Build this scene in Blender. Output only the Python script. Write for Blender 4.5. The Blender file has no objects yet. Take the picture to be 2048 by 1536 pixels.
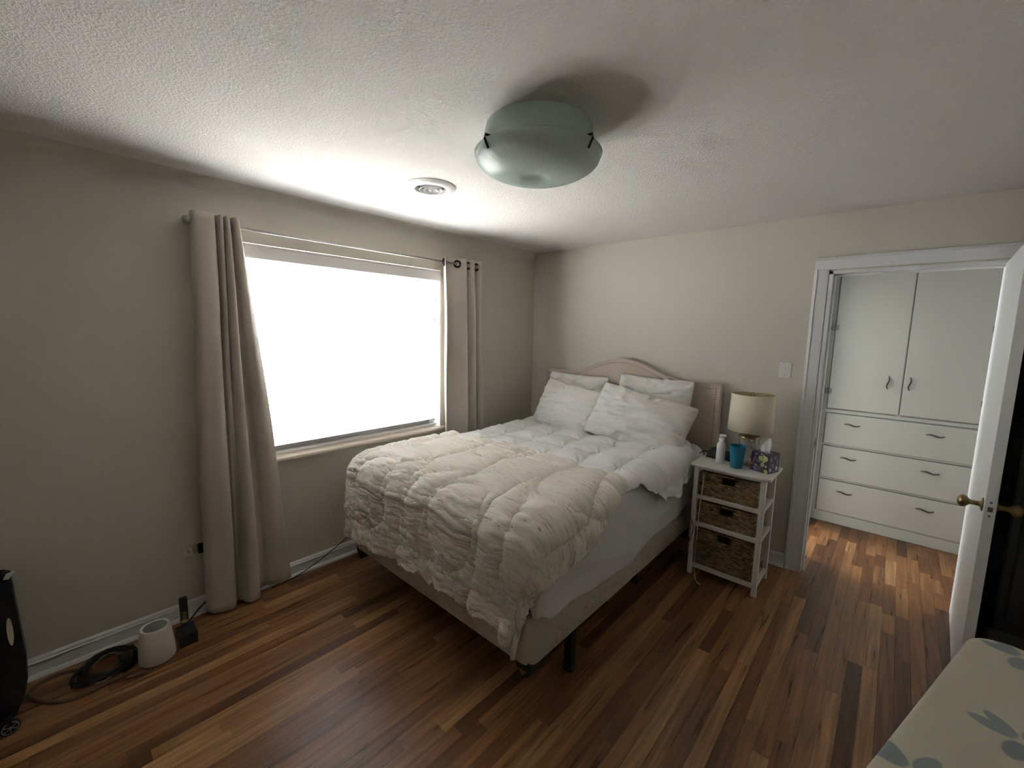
import bpy, bmesh, math, random
import numpy as np
from mathutils import Vector, Matrix

S = bpy.context.scene
COL = S.collection
random.seed(7)
PI = math.pi

# ------------------------------------------------------------------ camera
F_PX, YAW, PITCH, ROLL = 851.785, math.radians(-42.0747), math.radians(7.2203), math.radians(1.088)
CAM = Vector((2.85838, -3.48110, 1.66083))
fwd0 = Vector((math.sin(YAW), math.cos(YAW), 0)); right0 = Vector((math.cos(YAW), -math.sin(YAW), 0)); up0 = Vector((0, 0, 1))
fwd = fwd0 * math.cos(PITCH) - up0 * math.sin(PITCH)
upv = fwd0 * math.sin(PITCH) + up0 * math.cos(PITCH)
cr = right0 * math.cos(ROLL) + upv * math.sin(ROLL)
cu = -right0 * math.sin(ROLL) + upv * math.cos(ROLL)
cd = bpy.data.cameras.new('camera'); cam = bpy.data.objects.new('camera', cd); COL.objects.link(cam)
cd.sensor_width = 36.0; cd.lens = F_PX / 2048 * 36.0; cd.clip_start = 0.02
m = Matrix((cr, cu, -fwd)).transposed().to_4x4(); m.translation = CAM
cam.matrix_world = m
S.camera = cam

# ------------------------------------------------------------------ world, light, exposure
W = bpy.data.worlds.new('World'); S.world = W; W.use_nodes = True
bg = W.node_tree.nodes['Background']; bg.inputs[0].default_value = (0.95, 0.97, 1.0, 1); bg.inputs[1].default_value = 31.0
def area(name, loc, rot, sx, sy, power, color=(1, 1, 1), portal=False):
    l = bpy.data.lights.new(name, 'AREA'); l.shape = 'RECTANGLE'; l.size = sx; l.size_y = sy
    l.energy = power; l.color = color
    if portal: l.cycles.is_portal = True
    o = bpy.data.objects.new(name, l); COL.objects.link(o); o.location = loc; o.rotation_euler = rot
    return o
# daylight enters through the window opening (sky portal, gives no light of its own) and, for the hall,
# from the outer wall line of the side room that opens onto it (same outer wall as the bedroom window)
sl = bpy.data.lights.new('sun_offscreen', 'SUN'); sl.energy = 15.0; sl.angle = 0.01; sl.color = (1.0, 0.96, 0.90)
so = bpy.data.objects.new('sun_offscreen', sl); COL.objects.link(so); so.rotation_euler = (0, math.radians(38), math.radians(20))
area('window_portal', (-0.16, -1.97, 1.48), (0, -PI / 2, 0), 1.36, 1.52, 1, portal=True)
area('hall_window_offscreen', (0.02, 1.30, 1.45), (0, -PI / 2, 0), 1.2, 1.0, 42, (0.93, 0.97, 1.0))
S.view_settings.view_transform = 'Standard'; S.view_settings.look = 'None'
S.view_settings.gamma = 1.0; S.view_settings.use_curve_mapping = False
S.view_settings.exposure = 1.45

# ------------------------------------------------------------------ materials
def newmat(name):
    mt = bpy.data.materials.new(name); mt.use_nodes = True
    nt = mt.node_tree; b = nt.nodes['Principled BSDF']
    return mt, nt, b
def nd(nt, t, **kw):
    n = nt.nodes.new(t)
    for k, v in kw.items():
        if k.startswith('i_'):
            key = k[2:]
            key = int(key) if key.isdigit() else key.replace('_', ' ')
            n.inputs[key].default_value = v
        else: setattr(n, k, v)
    return n
def mix(nt, fac, a, b, blend='MIX'):
    n = nt.nodes.new('ShaderNodeMix'); n.data_type = 'RGBA'; n.blend_type = blend
    for i, v in ((0, fac), (6, a), (7, b)):
        if isinstance(v, bpy.types.NodeSocket): nt.links.new(v, n.inputs[i])
        else: n.inputs[i].default_value = v
    return n.outputs[2]
def c4(c): return (c[0], c[1], c[2], 1.0)
def MAT(name, col, rough=0.6, var=0.08, vscale=3.0, bump=0.0, bscale=60.0, bdetail=4.0, metal=0.0, spec=0.5, coat=0.0, trans=0.0, sheen=0.0, stretch=None, coords='Object', bdist=0.01):
    mt, nt, b = newmat(name)
    tc = nd(nt, 'ShaderNodeTexCoord'); src = tc.outputs[coords]
    if stretch:
        mp = nd(nt, 'ShaderNodeMapping'); mp.inputs['Scale'].default_value = stretch
        nt.links.new(src, mp.inputs[0]); src = mp.outputs[0]
    n1 = nd(nt, 'ShaderNodeTexNoise', i_Scale=vscale, i_Detail=3.0); nt.links.new(src, n1.inputs['Vector'])
    lo = tuple(x * (1 - var) for x in col); hi = tuple(min(1, x * (1 + var)) for x in col)
    out = mix(nt, n1.outputs[0], c4(lo), c4(hi))
    nt.links.new(out, b.inputs['Base Color'])
    b.inputs['Roughness'].default_value = rough; b.inputs['Metallic'].default_value = metal
    b.inputs['Specular IOR Level'].default_value = spec
    b.inputs['Coat Weight'].default_value = coat
    b.inputs['Transmission Weight'].default_value = trans
    b.inputs['Sheen Weight'].default_value = sheen
    if bump > 0:
        n2 = nd(nt, 'ShaderNodeTexNoise', i_Scale=bscale, i_Detail=bdetail); nt.links.new(src, n2.inputs['Vector'])
        bp = nd(nt, 'ShaderNodeBump', i_Strength=bump, i_Distance=bdist)
        nt.links.new(n2.outputs[0], bp.inputs['Height']); nt.links.new(bp.outputs[0], b.inputs['Normal'])
    return mt

M = {}
M['wall'] = MAT('wall_paint', (0.62, 0.582, 0.50), 0.75, 0.02, 1.5, bump=0.12, bscale=160, bdist=0.002)
M['trim'] = MAT('white_trim_paint', (0.76, 0.76, 0.75), 0.4, 0.03, 4)
M['hallwhite'] = MAT('hall_white_paint', (0.74, 0.76, 0.75), 0.5, 0.03, 3)
M['sill'] = MAT('sill_paint', (0.62, 0.54, 0.44), 0.5, 0.08, 6)
M['subfloor'] = MAT('subfloor_boards', (0.16, 0.09, 0.045), 0.8)
M['slat'] = None
M['metal'] = MAT('brushed_nickel', (0.55, 0.53, 0.5), 0.3, 0.05, 20, metal=1.0)
M['darkmetal'] = MAT('dark_grommet_metal', (0.05, 0.045, 0.045), 0.35, 0.1, 20, metal=0.8)
M['brass'] = MAT('aged_brass', (0.30, 0.22, 0.11), 0.3, 0.2, 30, metal=1.0)
M['black'] = MAT('black_plastic', (0.012, 0.012, 0.013), 0.45, 0.2, 8)
M['blackmetal'] = MAT('black_painted_steel', (0.012, 0.011, 0.011), 0.5, 0.2, 10)
M['curtain'] = MAT('beige_curtain_cloth', (0.53, 0.47, 0.405), 0.9, 0.05, 6, bump=0.25, bscale=500, bdist=0.001, sheen=0.3)
M['white_cotton'] = MAT('white_cotton', (0.80, 0.785, 0.765), 0.9, 0.025, 5, bump=0.35, bscale=16, bdetail=5, bdist=0.006, sheen=0.15)
M['sheet'] = MAT('white_sheet', (0.76, 0.745, 0.73), 0.9, 0.02, 5, bump=0.2, bscale=9, bdetail=3, bdist=0.006, sheen=0.1)
M['pillow'] = MAT('pillow_cotton', (0.79, 0.765, 0.73), 0.9, 0.02, 5, bump=0.3, bscale=14, bdetail=4, bdist=0.005, sheen=0.1)
M['cream'] = MAT('cream_comforter_cotton', (0.76, 0.70, 0.605), 0.9, 0.03, 6, bump=0.35, bscale=22, bdetail=5, bdist=0.005, sheen=0.15, stretch=(1.0, 3.0, 2.0))
M['linen'] = MAT('beige_linen', (0.56, 0.455, 0.38), 0.9, 0.06, 30, bump=0.3, bscale=600, bdist=0.001, sheen=0.2)
M['nail'] = MAT('nailhead_pewter', (0.42, 0.36, 0.29), 0.3, 0.1, 30, metal=0.9)
M['ivory'] = MAT('ivory_plastic', (0.62, 0.56, 0.44), 0.45, 0.04, 10)
M['whiteplastic'] = MAT('white_plastic', (0.78, 0.76, 0.73), 0.4, 0.03, 10)
M['offwhite'] = MAT('warm_white_plastic', (0.72, 0.66, 0.60), 0.5, 0.03, 10)
M['greygrill'] = MAT('grey_grille', (0.13, 0.13, 0.125), 0.6, 0.2, 60, bump=0.4, bscale=300)
M['nswhite'] = MAT('nightstand_white_paint', (0.72, 0.69, 0.64), 0.45, 0.03, 8)
M['liner'] = MAT('basket_inner_weave', (0.14, 0.085, 0.042), 0.8, 0.2, 40)
M['duct'] = MAT('galvanised_duct', (0.45, 0.45, 0.44), 0.5, 0.1, 20, metal=0.6)
M['film'] = MAT('tissue_slot_film', (0.34, 0.29, 0.38), 0.4)
M['cable_white'] = MAT('white_cable', (0.66, 0.60, 0.54), 0.5)
M['cable_black'] = MAT('black_cable', (0.015, 0.013, 0.013), 0.5)
M['cable_brown'] = MAT('brown_cable', (0.12, 0.07, 0.045), 0.5)
M['tan'] = MAT('tan_cord', (0.36, 0.22, 0.10), 0.6)
M['cup'] = MAT('blue_cup_plastic', (0.012, 0.17, 0.27), 0.35, 0.08, 8, spec=0.4)
M['shade'] = MAT('cream_lampshade', (0.78, 0.70, 0.53), 0.85, 0.04, 40, bump=0.2, bscale=400, bdist=0.001)
M['shade_in'] = MAT('gold_shade_lining', (0.55, 0.45, 0.25), 0.8)
M['tissue'] = MAT('white_tissue', (0.82, 0.79, 0.80), 0.95, 0.02)
M['bag'] = MAT('black_leather', (0.018, 0.022, 0.024), 0.35, 0.3, 25, bump=0.6, bscale=30, bdist=0.01)
M['wardrobe'] = MAT('dark_espresso_wood', (0.036, 0.035, 0.032), 0.4, 0.25, 12, stretch=(4, 4, 0.6))
M['edge'] = MAT('polished_dark_edge', (0.036, 0.035, 0.032), 0.18, 0.15, 30, coat=0.5)
M['ventwhite'] = MAT('vent_white_enamel', (0.80, 0.78, 0.76), 0.3, 0.02)
M['hinge'] = MAT('old_chrome_hinge', (0.30, 0.30, 0.31), 0.35, 0.3, 60, metal=0.7)
M['handle'] = MAT('bronze_pull', (0.13, 0.12, 0.12), 0.35, 0.2, 40, metal=0.6)
M['gold'] = MAT('gold_print', (0.30, 0.20, 0.06), 0.5)
M['redbrown'] = MAT('dark_maroon_plastic', (0.05, 0.012, 0.012), 0.5)
M['grass'] = MAT('pale_gravel', (0.27, 0.26, 0.24), 0.9, 0.2, 2)

# ceiling: sprayed knock-down texture
def ceil_mat():
    mt, nt, b = newmat('textured_ceiling')
    tc = nd(nt, 'ShaderNodeTexCoord')
    n1 = nd(nt, 'ShaderNodeTexNoise', i_Scale=105.0, i_Detail=4.0, i_Roughness=0.6); nt.links.new(tc.outputs['Object'], n1.inputs['Vector'])
    n2 = nd(nt, 'ShaderNodeTexNoise', i_Scale=120.0, i_Detail=3.0); nt.links.new(tc.outputs['Object'], n2.inputs['Vector'])
    r = nd(nt, 'ShaderNodeMapRange', i_1=0.42, i_2=0.62); nt.links.new(n1.outputs[0], r.inputs[0])
    ad = nd(nt, 'ShaderNodeMath', operation='MULTIPLY_ADD', i_1=0.35); nt.links.new(n2.outputs[0], ad.inputs[0]); nt.links.new(r.outputs[0], ad.inputs[2])
    bp = nd(nt, 'ShaderNodeBump', i_Strength=0.65, i_Distance=0.003); nt.links.new(ad.outputs[0], bp.inputs['Height'])
    nt.links.new(bp.outputs[0], b.inputs['Normal'])
    n3 = nd(nt, 'ShaderNodeTexNoise', i_Scale=1.2); nt.links.new(tc.outputs['Object'], n3.inputs['Vector'])
    nt.links.new(mix(nt, n3.outputs[0], (0.77, 0.745, 0.71, 1), (0.80, 0.775, 0.74, 1)), b.inputs['Base Color'])
    b.inputs['Roughness'].default_value = 0.9
    return mt
M['ceiling'] = ceil_mat()

# oak strip floor, tone per plank, grain along y
def floor_mat():
    mt, nt, b = newmat('oak_plank')
    oi = nd(nt, 'ShaderNodeObjectInfo'); geo = nd(nt, 'ShaderNodeNewGeometry')
    ad = nd(nt, 'ShaderNodeMath', operation='ADD'); nt.links.new(oi.outputs['Random'], ad.inputs[0]); nt.links.new(geo.outputs['Random Per Island'], ad.inputs[1])
    fr = nd(nt, 'ShaderNodeMath', operation='FRACT'); nt.links.new(ad.outputs[0], fr.inputs[0])
    rp = nd(nt, 'ShaderNodeValToRGB'); nt.links.new(fr.outputs[0], rp.inputs[0])
    e = rp.color_ramp.elements; e[0].position = 0.0; e[0].color = (0.115, 0.045, 0.018, 1); e[1].position = 1.0; e[1].color = (0.46, 0.245, 0.105, 1)
    for ps, cl in ((0.13, (0.19, 0.078, 0.030, 1)), (0.45, (0.265, 0.115, 0.045, 1)), (0.8, (0.35, 0.165, 0.066, 1))):
        el = rp.color_ramp.elements.new(ps); el.color = cl
    off = nd(nt, 'ShaderNodeMath', operation='MULTIPLY', i_1=37.0); nt.links.new(fr.outputs[0], off.inputs[0])
    cx = nd(nt, 'ShaderNodeCombineXYZ'); nt.links.new(off.outputs[0], cx.inputs[0]); nt.links.new(off.outputs[0], cx.inputs[1])
    va = nd(nt, 'ShaderNodeVectorMath', operation='ADD'); nt.links.new(geo.outputs['Position'], va.inputs[0]); nt.links.new(cx.outputs[0], va.inputs[1])
    mp = nd(nt, 'ShaderNodeMapping'); mp.inputs['Scale'].default_value = (42, 2.2, 1); nt.links.new(va.outputs[0], mp.inputs[0])
    n1 = nd(nt, 'ShaderNodeTexNoise', i_Scale=1.0, i_Detail=6.0, i_Distortion=0.6); nt.links.new(mp.outputs[0], n1.inputs['Vector'])
    mp2 = nd(nt, 'ShaderNodeMapping'); mp2.inputs['Scale'].default_value = (160, 5, 1); nt.links.new(va.outputs[0], mp2.inputs[0])
    n2 = nd(nt, 'ShaderNodeTexNoise', i_Scale=1.0, i_Detail=4.0); nt.links.new(mp2.outputs[0], n2.inputs['Vector'])
    g1 = nd(nt, 'ShaderNodeMapRange', i_1=0.32, i_2=0.72, i_3=0.52, i_4=1.22); nt.links.new(n1.outputs[0], g1.inputs[0])
    g2 = nd(nt, 'ShaderNodeMapRange', i_1=0.3, i_2=0.7, i_3=0.86, i_4=1.1); nt.links.new(n2.outputs[0], g2.inputs[0])
    gm = nd(nt, 'ShaderNodeMath', operation='MULTIPLY'); nt.links.new(g1.outputs[0], gm.inputs[0]); nt.links.new(g2.outputs[0], gm.inputs[1])
    col = mix(nt, 1.0, rp.outputs[0], gm.outputs[0], 'MULTIPLY')
    nt.links.new(col, b.inputs['Base Color'])
    b.inputs['Roughness'].default_value = 0.33
    rr = nd(nt, 'ShaderNodeMapRange', i_1=0.3, i_2=0.7, i_3=0.26, i_4=0.40); nt.links.new(n1.outputs[0], rr.inputs[0]); nt.links.new(rr.outputs[0], b.inputs['Roughness'])
    b.inputs['Specular IOR Level'].default_value = 0.5
    bp = nd(nt, 'ShaderNodeBump', i_Strength=0.08, i_Distance=0.002); nt.links.new(n1.outputs[0], bp.inputs['Height']); nt.links.new(bp.outputs[0], b.inputs['Normal'])
    return mt
M['plank'] = floor_mat()

def translucent_mat(name, col, fac, rough=0.5, bump=None):
    mt, nt, b = newmat(name)
    tc = nd(nt, 'ShaderNodeTexCoord'); n1 = nd(nt, 'ShaderNodeTexNoise', i_Scale=6.0); nt.links.new(tc.outputs['Object'], n1.inputs['Vector'])
    colr = mix(nt, n1.outputs[0], c4([x * 0.97 for x in col]), c4(col))
    nt.links.new(colr, b.inputs['Base Color']); b.inputs['Roughness'].default_value = rough
    tr = nd(nt, 'ShaderNodeBsdfTranslucent'); nt.links.new(colr, tr.inputs[0])
    ms = nd(nt, 'ShaderNodeMixShader', i_0=fac)
    nt.links.new(b.outputs[0], ms.inputs[1]); nt.links.new(tr.outputs[0], ms.inputs[2])
    nt.links.new(ms.outputs[0], nt.nodes['Material Output'].inputs[0])
    return mt
M['slat'] = translucent_mat('white_vinyl_slat', (0.60, 0.61, 0.62), 0.0, 0.4)
M['valance'] = MAT('white_valance', (0.78, 0.76, 0.75), 0.45, 0.02, 6)
M['bowl'] = translucent_mat('frosted_green_white_glass', (0.76, 0.85, 0.80), 0.42, 0.25)
M['bowlstripe'] = translucent_mat('clear_etched_stripe', (0.86, 0.93, 0.90), 0.30, 0.2)

def glass_pane_mat():
    mt, nt, b = newmat('window_glass')
    nt.nodes.remove(b)
    t = nd(nt, 'ShaderNodeBsdfTransparent'); g = nd(nt, 'ShaderNodeBsdfGlossy', i_Roughness=0.02)
    ms = nd(nt, 'ShaderNodeMixShader', i_0=0.05); nt.links.new(t.outputs[0], ms.inputs[1]); nt.links.new(g.outputs[0], ms.inputs[2])
    nt.links.new(ms.outputs[0], nt.nodes['Material Output'].inputs[0]); return mt
M['pane'] = glass_pane_mat()
def cutglass_mat():
    mt, nt, b = newmat('cut_crystal')
    b.inputs['Base Color'].default_value = (0.93, 0.95, 0.94, 1); b.inputs['Transmission Weight'].default_value = 0.85
    b.inputs['Roughness'].default_value = 0.06; b.inputs['IOR'].default_value = 1.45
    return mt
M['crystal'] = cutglass_mat()

def spots_mat(name, base, spots, rough=0.6, soft=0.12, coords='Object', bump=0.0):
    """flat print: list of (plane, cx, cy, rx, ry, angle, colour); plane 'xy','xz','yz'"""
    mt, nt, b = newmat(name)
    tc = nd(nt, 'ShaderNodeTexCoord')
    sep = nd(nt, 'ShaderNodeSeparateXYZ'); nt.links.new(tc.outputs[coords], sep.inputs[0])
    n0 = nd(nt, 'ShaderNodeTexNoise', i_Scale=14.0); nt.links.new(tc.outputs[coords], n0.inputs['Vector'])
    col = mix(nt, n0.outputs[0], c4([x * 0.93 for x in base]), c4(base))
    idx = {'x': 0, 'y': 1, 'z': 2}
    for pl, cx, cy, rx, ry, an, sc in spots:
        cm = nd(nt, 'ShaderNodeCombineXYZ'); nt.links.new(sep.outputs[idx[pl[0]]], cm.inputs[0]); nt.links.new(sep.outputs[idx[pl[1]]], cm.inputs[1])
        mp = nd(nt, 'ShaderNodeMapping', vector_type='TEXTURE'); mp.inputs['Location'].default_value = (cx, cy, 0)
        mp.inputs['Rotation'].default_value = (0, 0, an); mp.inputs['Scale'].default_value = (rx, ry, 1)
        nt.links.new(cm.outputs[0], mp.inputs[0])
        ln = nd(nt, 'ShaderNodeVectorMath', operation='LENGTH'); nt.links.new(mp.outputs[0], ln.inputs[0])
        mr = nd(nt, 'ShaderNodeMapRange', i_1=1.0 - soft, i_2=1.0 + soft, i_3=1.0, i_4=0.0); nt.links.new(ln.outputs['Value'], mr.inputs[0])
        col = mix(nt, mr.outputs[0], col, c4(sc))
    nt.links.new(col, b.inputs['Base Color']); b.inputs['Roughness'].default_value = rough
    if bump:
        n2 = nd(nt, 'ShaderNodeTexNoise', i_Scale=500.0); nt.links.new(tc.outputs[coords], n2.inputs['Vector'])
        bp = nd(nt, 'ShaderNodeBump', i_Strength=bump, i_Distance=0.001); nt.links.new(n2.outputs[0], bp.inputs['Height']); nt.links.new(bp.outputs[0], b.inputs['Normal'])
    return mt

# box spring: quilted damask
def damask():
    mt, nt, b = newmat('quilted_damask')
    tc = nd(nt, 'ShaderNodeTexCoord')
    n1 = nd(nt, 'ShaderNodeTexNoise', i_Scale=7.0, i_Detail=2.0); nt.links.new(tc.outputs['Object'], n1.inputs['Vector'])
    n2 = nd(nt, 'ShaderNodeTexNoise', i_Scale=38.0, i_Detail=3.0); nt.links.new(tc.outputs['Object'], n2.inputs['Vector'])
    r1 = nd(nt, 'ShaderNodeMapRange', i_1=0.48, i_2=0.6); nt.links.new(n1.outputs[0], r1.inputs[0])
    r2 = nd(nt, 'ShaderNodeMapRange', i_1=0.45, i_2=0.6); nt.links.new(n2.outputs[0], r2.inputs[0])
    f = nd(nt, 'ShaderNodeMath', operation='MULTIPLY'); nt.links.new(r1.outputs[0], f.inputs[0]); nt.links.new(r2.outputs[0], f.inputs[1])
    nt.links.new(mix(nt, f.outputs[0], (0.56, 0.50, 0.41, 1), (0.48, 0.36, 0.28, 1)), b.inputs['Base Color'])
    b.inputs['Roughness'].default_value = 0.85
    bp = nd(nt, 'ShaderNodeBump', i_Strength=0.25, i_Distance=0.004); nt.links.new(n2.outputs[0], bp.inputs['Height']); nt.links.new(bp.outputs[0], b.inputs['Normal'])
    return mt
M['damask'] = damask()

def wicker():
    mt, nt, b = newmat('water_hyacinth_weave')
    geo = nd(nt, 'ShaderNodeNewGeometry'); tc = nd(nt, 'ShaderNodeTexCoord')
    rp = nd(nt, 'ShaderNodeValToRGB'); nt.links.new(geo.outputs['Random Per Island'], rp.inputs[0])
    e = rp.color_ramp.elements; e[0].color = (0.13, 0.078, 0.038, 1); e[1].color = (0.46, 0.30, 0.16, 1)
    n1 = nd(nt, 'ShaderNodeTexNoise', i_Scale=90.0, i_Detail=3.0); nt.links.new(tc.outputs['Object'], n1.inputs['Vector'])
    g = nd(nt, 'ShaderNodeMapRange', i_1=0.3, i_2=0.7, i_3=0.6, i_4=1.15); nt.links.new(n1.outputs[0], g.inputs[0])
    nt.links.new(mix(nt, 1.0, rp.outputs[0], g.outputs[0], 'MULTIPLY'), b.inputs['Base Color']); b.inputs['Roughness'].default_value = 0.65
    return mt
M['wicker'] = wicker()

# ------------------------------------------------------------------ mesh helpers
def link(name, me, mat, parent=None):
    o = bpy.data.objects.new(name, me); COL.objects.link(o)
    if mat is not None and len(me.materials) == 0: me.materials.append(M[mat] if isinstance(mat, str) else mat)
    if parent is not None: o.parent = parent
    return o
def bm_mesh(bm, name, smooth=False):
    bmesh.ops.recalc_face_normals(bm, faces=bm.faces[:])
    me = bpy.data.meshes.new(name); bm.to_mesh(me); bm.free()
    if smooth:
        for p in me.polygons: p.use_smooth = True
    return me
def obj(name, bm, mat, parent=None, smooth=False):
    return link(name, bm_mesh(bm, name, smooth), mat, parent)
def auto(o, ang=35):
    me = o.data
    for p in me.polygons: p.use_smooth = True
    me.set_sharp_from_angle(angle=math.radians(ang))
    return o
def BM(): return bmesh.new()
def box(bm, x0, x1, y0, y1, z0, z1, bev=0.0, seg=1):
    r = bmesh.ops.create_cube(bm, size=1.0); vs = r['verts']
    for v in vs:
        v.co = Vector(((x0 + x1) / 2 + v.co.x * (x1 - x0), (y0 + y1) / 2 + v.co.y * (y1 - y0), (z0 + z1) / 2 + v.co.z * (z1 - z0)))
    if bev > 0:
        es = list({e for v in vs for e in v.link_edges})
        bmesh.ops.bevel(bm, geom=es, offset=bev, segments=seg, profile=0.5, affect='EDGES')
    return bm
def boxo(name, ext, mat, parent=None, bev=0.0, seg=1):
    return obj(name, box(BM(), *ext, bev=bev, seg=seg), mat, parent)
def lathe(bm, prof, cx=0, cy=0, n=32, cap0=True, cap1=True, twist=0.0, rmod=None):
    rings = []
    for k, (r, z) in enumerate(prof):
        ring = []
        for i in range(n):
            a = 2 * PI * i / n + twist * k
            rr = r * (rmod(i, k) if rmod else 1)
            ring.append(bm.verts.new((cx + rr * math.cos(a), cy + rr * math.sin(a), z)))
        rings.append(ring)
    for k in range(len(rings) - 1):
        for i in range(n):
            j = (i + 1) % n
            bm.faces.new((rings[k][i], rings[k][j], rings[k + 1][j], rings[k + 1][i]))
    if cap0: bm.faces.new(rings[0][::-1])
    if cap1: bm.faces.new(rings[-1])
    return bm
def catmull(pts, n=8, closed=False):
    P = [Vector(p) for p in pts]; out = []
    N = len(P)
    rng = N if closed else N - 1
    for i in range(rng):
        if closed: p0, p1, p2, p3 = P[(i - 1) % N], P[i], P[(i + 1) % N], P[(i + 2) % N]
        else: p0, p1, p2, p3 = P[max(i - 1, 0)], P[i], P[i + 1], P[min(i + 2, N - 1)]
        for k in range(n):
            t = k / n
            out.append(0.5 * ((2 * p1) + (-p0 + p2) * t + (2 * p0 - 5 * p1 + 4 * p2 - p3) * t * t + (-p0 + 3 * p1 - 3 * p2 + p3) * t ** 3))
    if not closed: out.append(P[-1])
    return out
def tube(bm, pts, r, n=8, closed=False):
    P = [Vector(p) for p in pts]; rings = []
    N = len(P)
    up = Vector((0, 0, 1))
    for i, p in enumerate(P):
        a = P[(i - 1) % N] if (closed or i > 0) else P[i]
        b = P[(i + 1) % N] if (closed or i < N - 1) else P[i]
        t = (b - a).normalized()
        u = t.cross(up)
        if u.length < 1e-3: u = t.cross(Vector((1, 0, 0)))
        u.normalize(); w = u.cross(t)
        rr = r(i / (N - 1)) if callable(r) else r
        rings.append([bm.verts.new(p + u * (rr * math.cos(2 * PI * k / n)) + w * (rr * math.sin(2 * PI * k / n))) for k in range(n)])
    for i in range(N if closed else N - 1):
        A, B = rings[i], rings[(i + 1) % N]
        for k in range(n): bm.faces.new((A[k], A[(k + 1) % n], B[(k + 1) % n], B[k]))
    if not closed: bm.faces.new(rings[0][::-1]); bm.faces.new(rings[-1])
    return bm
def prism(bm, outline, axis, a0, a1):
    """outline: list of 2D points in the other two axes (order x<y<z), extruded along axis"""
    def mk(p, a):
        if axis == 'x': return (a, p[0], p[1])
        if axis == 'y': return (p[0], a, p[1])
        return (p[0], p[1], a)
    A = [bm.verts.new(mk(p, a0)) for p in outline]; B = [bm.verts.new(mk(p, a1)) for p in outline]
    n = len(outline)
    bm.faces.new(A[::-1]); bm.faces.new(B)
    for i in range(n): bm.faces.new((A[i], A[(i + 1) % n], B[(i + 1) % n], B[i]))
    return bm
def sphere(bm, c, r, n=16, sz=1.0):
    mtx = Matrix.Translation(c) @ Matrix.Diagonal((r, r, r * sz, 1))
    bmesh.ops.create_uvsphere(bm, u_segments=n, v_segments=max(6, n // 2), radius=1.0, matrix=mtx); return bm
def empty(name, loc, label, cat, group=None, rz=0.0):
    o = bpy.data.objects.new(name, None); COL.objects.link(o); o.location = loc; o.rotation_euler = (0, 0, rz)
    o.empty_display_size = 0.1
    o['label'] = label; o['category'] = cat
    if group: o['group'] = group
    return o
def tag(o, label, cat, group=None):
    o['label'] = label; o['category'] = cat
    if group: o['group'] = group
    return o
def struct(o, label=None):
    o['kind'] = 'structure'
    if label: o['label'] = label
    return o
def keep(parent, *kids):
    """parent kids (already placed in world space) to an empty without moving them"""
    inv = (Matrix.Translation(parent.location) @ parent.rotation_euler.to_matrix().to_4x4()).inverted()
    for k in kids:
        k.parent = parent; k.matrix_parent_inverse = inv
    return kids[0] if kids else None

# numpy noise
_rng = np.random.RandomState(11)
_perm = _rng.permutation(4096)
def _h(ix, iy, s): return _perm[(_perm[(ix + s * 131) & 4095] + iy) & 4095] / 4095.0
def vnoise(x, y, s=0):
    ix = np.floor(x).astype(int); iy = np.floor(y).astype(int); fx = x - ix; fy = y - iy
    fx = fx * fx * fx * (fx * (fx * 6 - 15) + 10); fy = fy * fy * fy * (fy * (fy * 6 - 15) + 10)
    a = _h(ix, iy, s); b = _h(ix + 1, iy, s); c = _h(ix, iy + 1, s); d = _h(ix + 1, iy + 1, s)
    return (a * (1 - fx) + b * fx) * (1 - fy) + (c * (1 - fx) + d * fx) * fy
def fbm(x, y, s=0, o=3):
    t = 0; amp = 1; tot = 0
    for k in range(o):
        t = t + amp * vnoise(x * 2 ** k, y * 2 ** k, s + k); tot += amp; amp *= 0.5
    return t / tot
def ridge(x, y, s=0, o=2):
    t = 0; amp = 1; tot = 0
    for k in range(o):
        t = t + amp * (1 - np.abs(2 * vnoise(x * 2 ** k, y * 2 ** k, s + k) - 1)); tot += amp; amp *= 0.5
    return t / tot
def grid_mesh(name, P, smooth=True):
    """P: (n,m,3) array"""
    n, mm = P.shape[:2]
    idx = np.arange(n * mm).reshape(n, mm)
    f = np.stack([idx[:-1, :-1], idx[:-1, 1:], idx[1:, 1:], idx[1:, :-1]], -1).reshape(-1, 4)
    me = bpy.data.meshes.new(name); me.from_pydata(P.reshape(-1, 3).tolist(), [], f.tolist()); me.update()
    if smooth:
        me.polygons.foreach_set('use_smooth', [True] * len(me.polygons))
    return me
def normals(P):
    du = np.gradient(P, axis=0); dv = np.gradient(P, axis=1)
    n = np.cross(du, dv); n /= (np.linalg.norm(n, axis=2, keepdims=True) + 1e-9)
    return n
def solid(o, t, off=-1.0):
    md = o.modifiers.new('thickness', 'SOLIDIFY'); md.thickness = t; md.offset = off; return o

# ================================================================== ROOM SHELL
H = 2.44
RX, RY = 3.80, -4.60            # right wall, wall behind the camera
WY0, WY1, WZ0, WZ1 = -2.72, -1.215, 0.835, 2.135    # window opening
DX0, DX1, DZ = 2.478, 3.250, 2.078                   # doorway opening
HY = 1.165                                          # face of the built-in cabinet
T = 0.12

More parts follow.
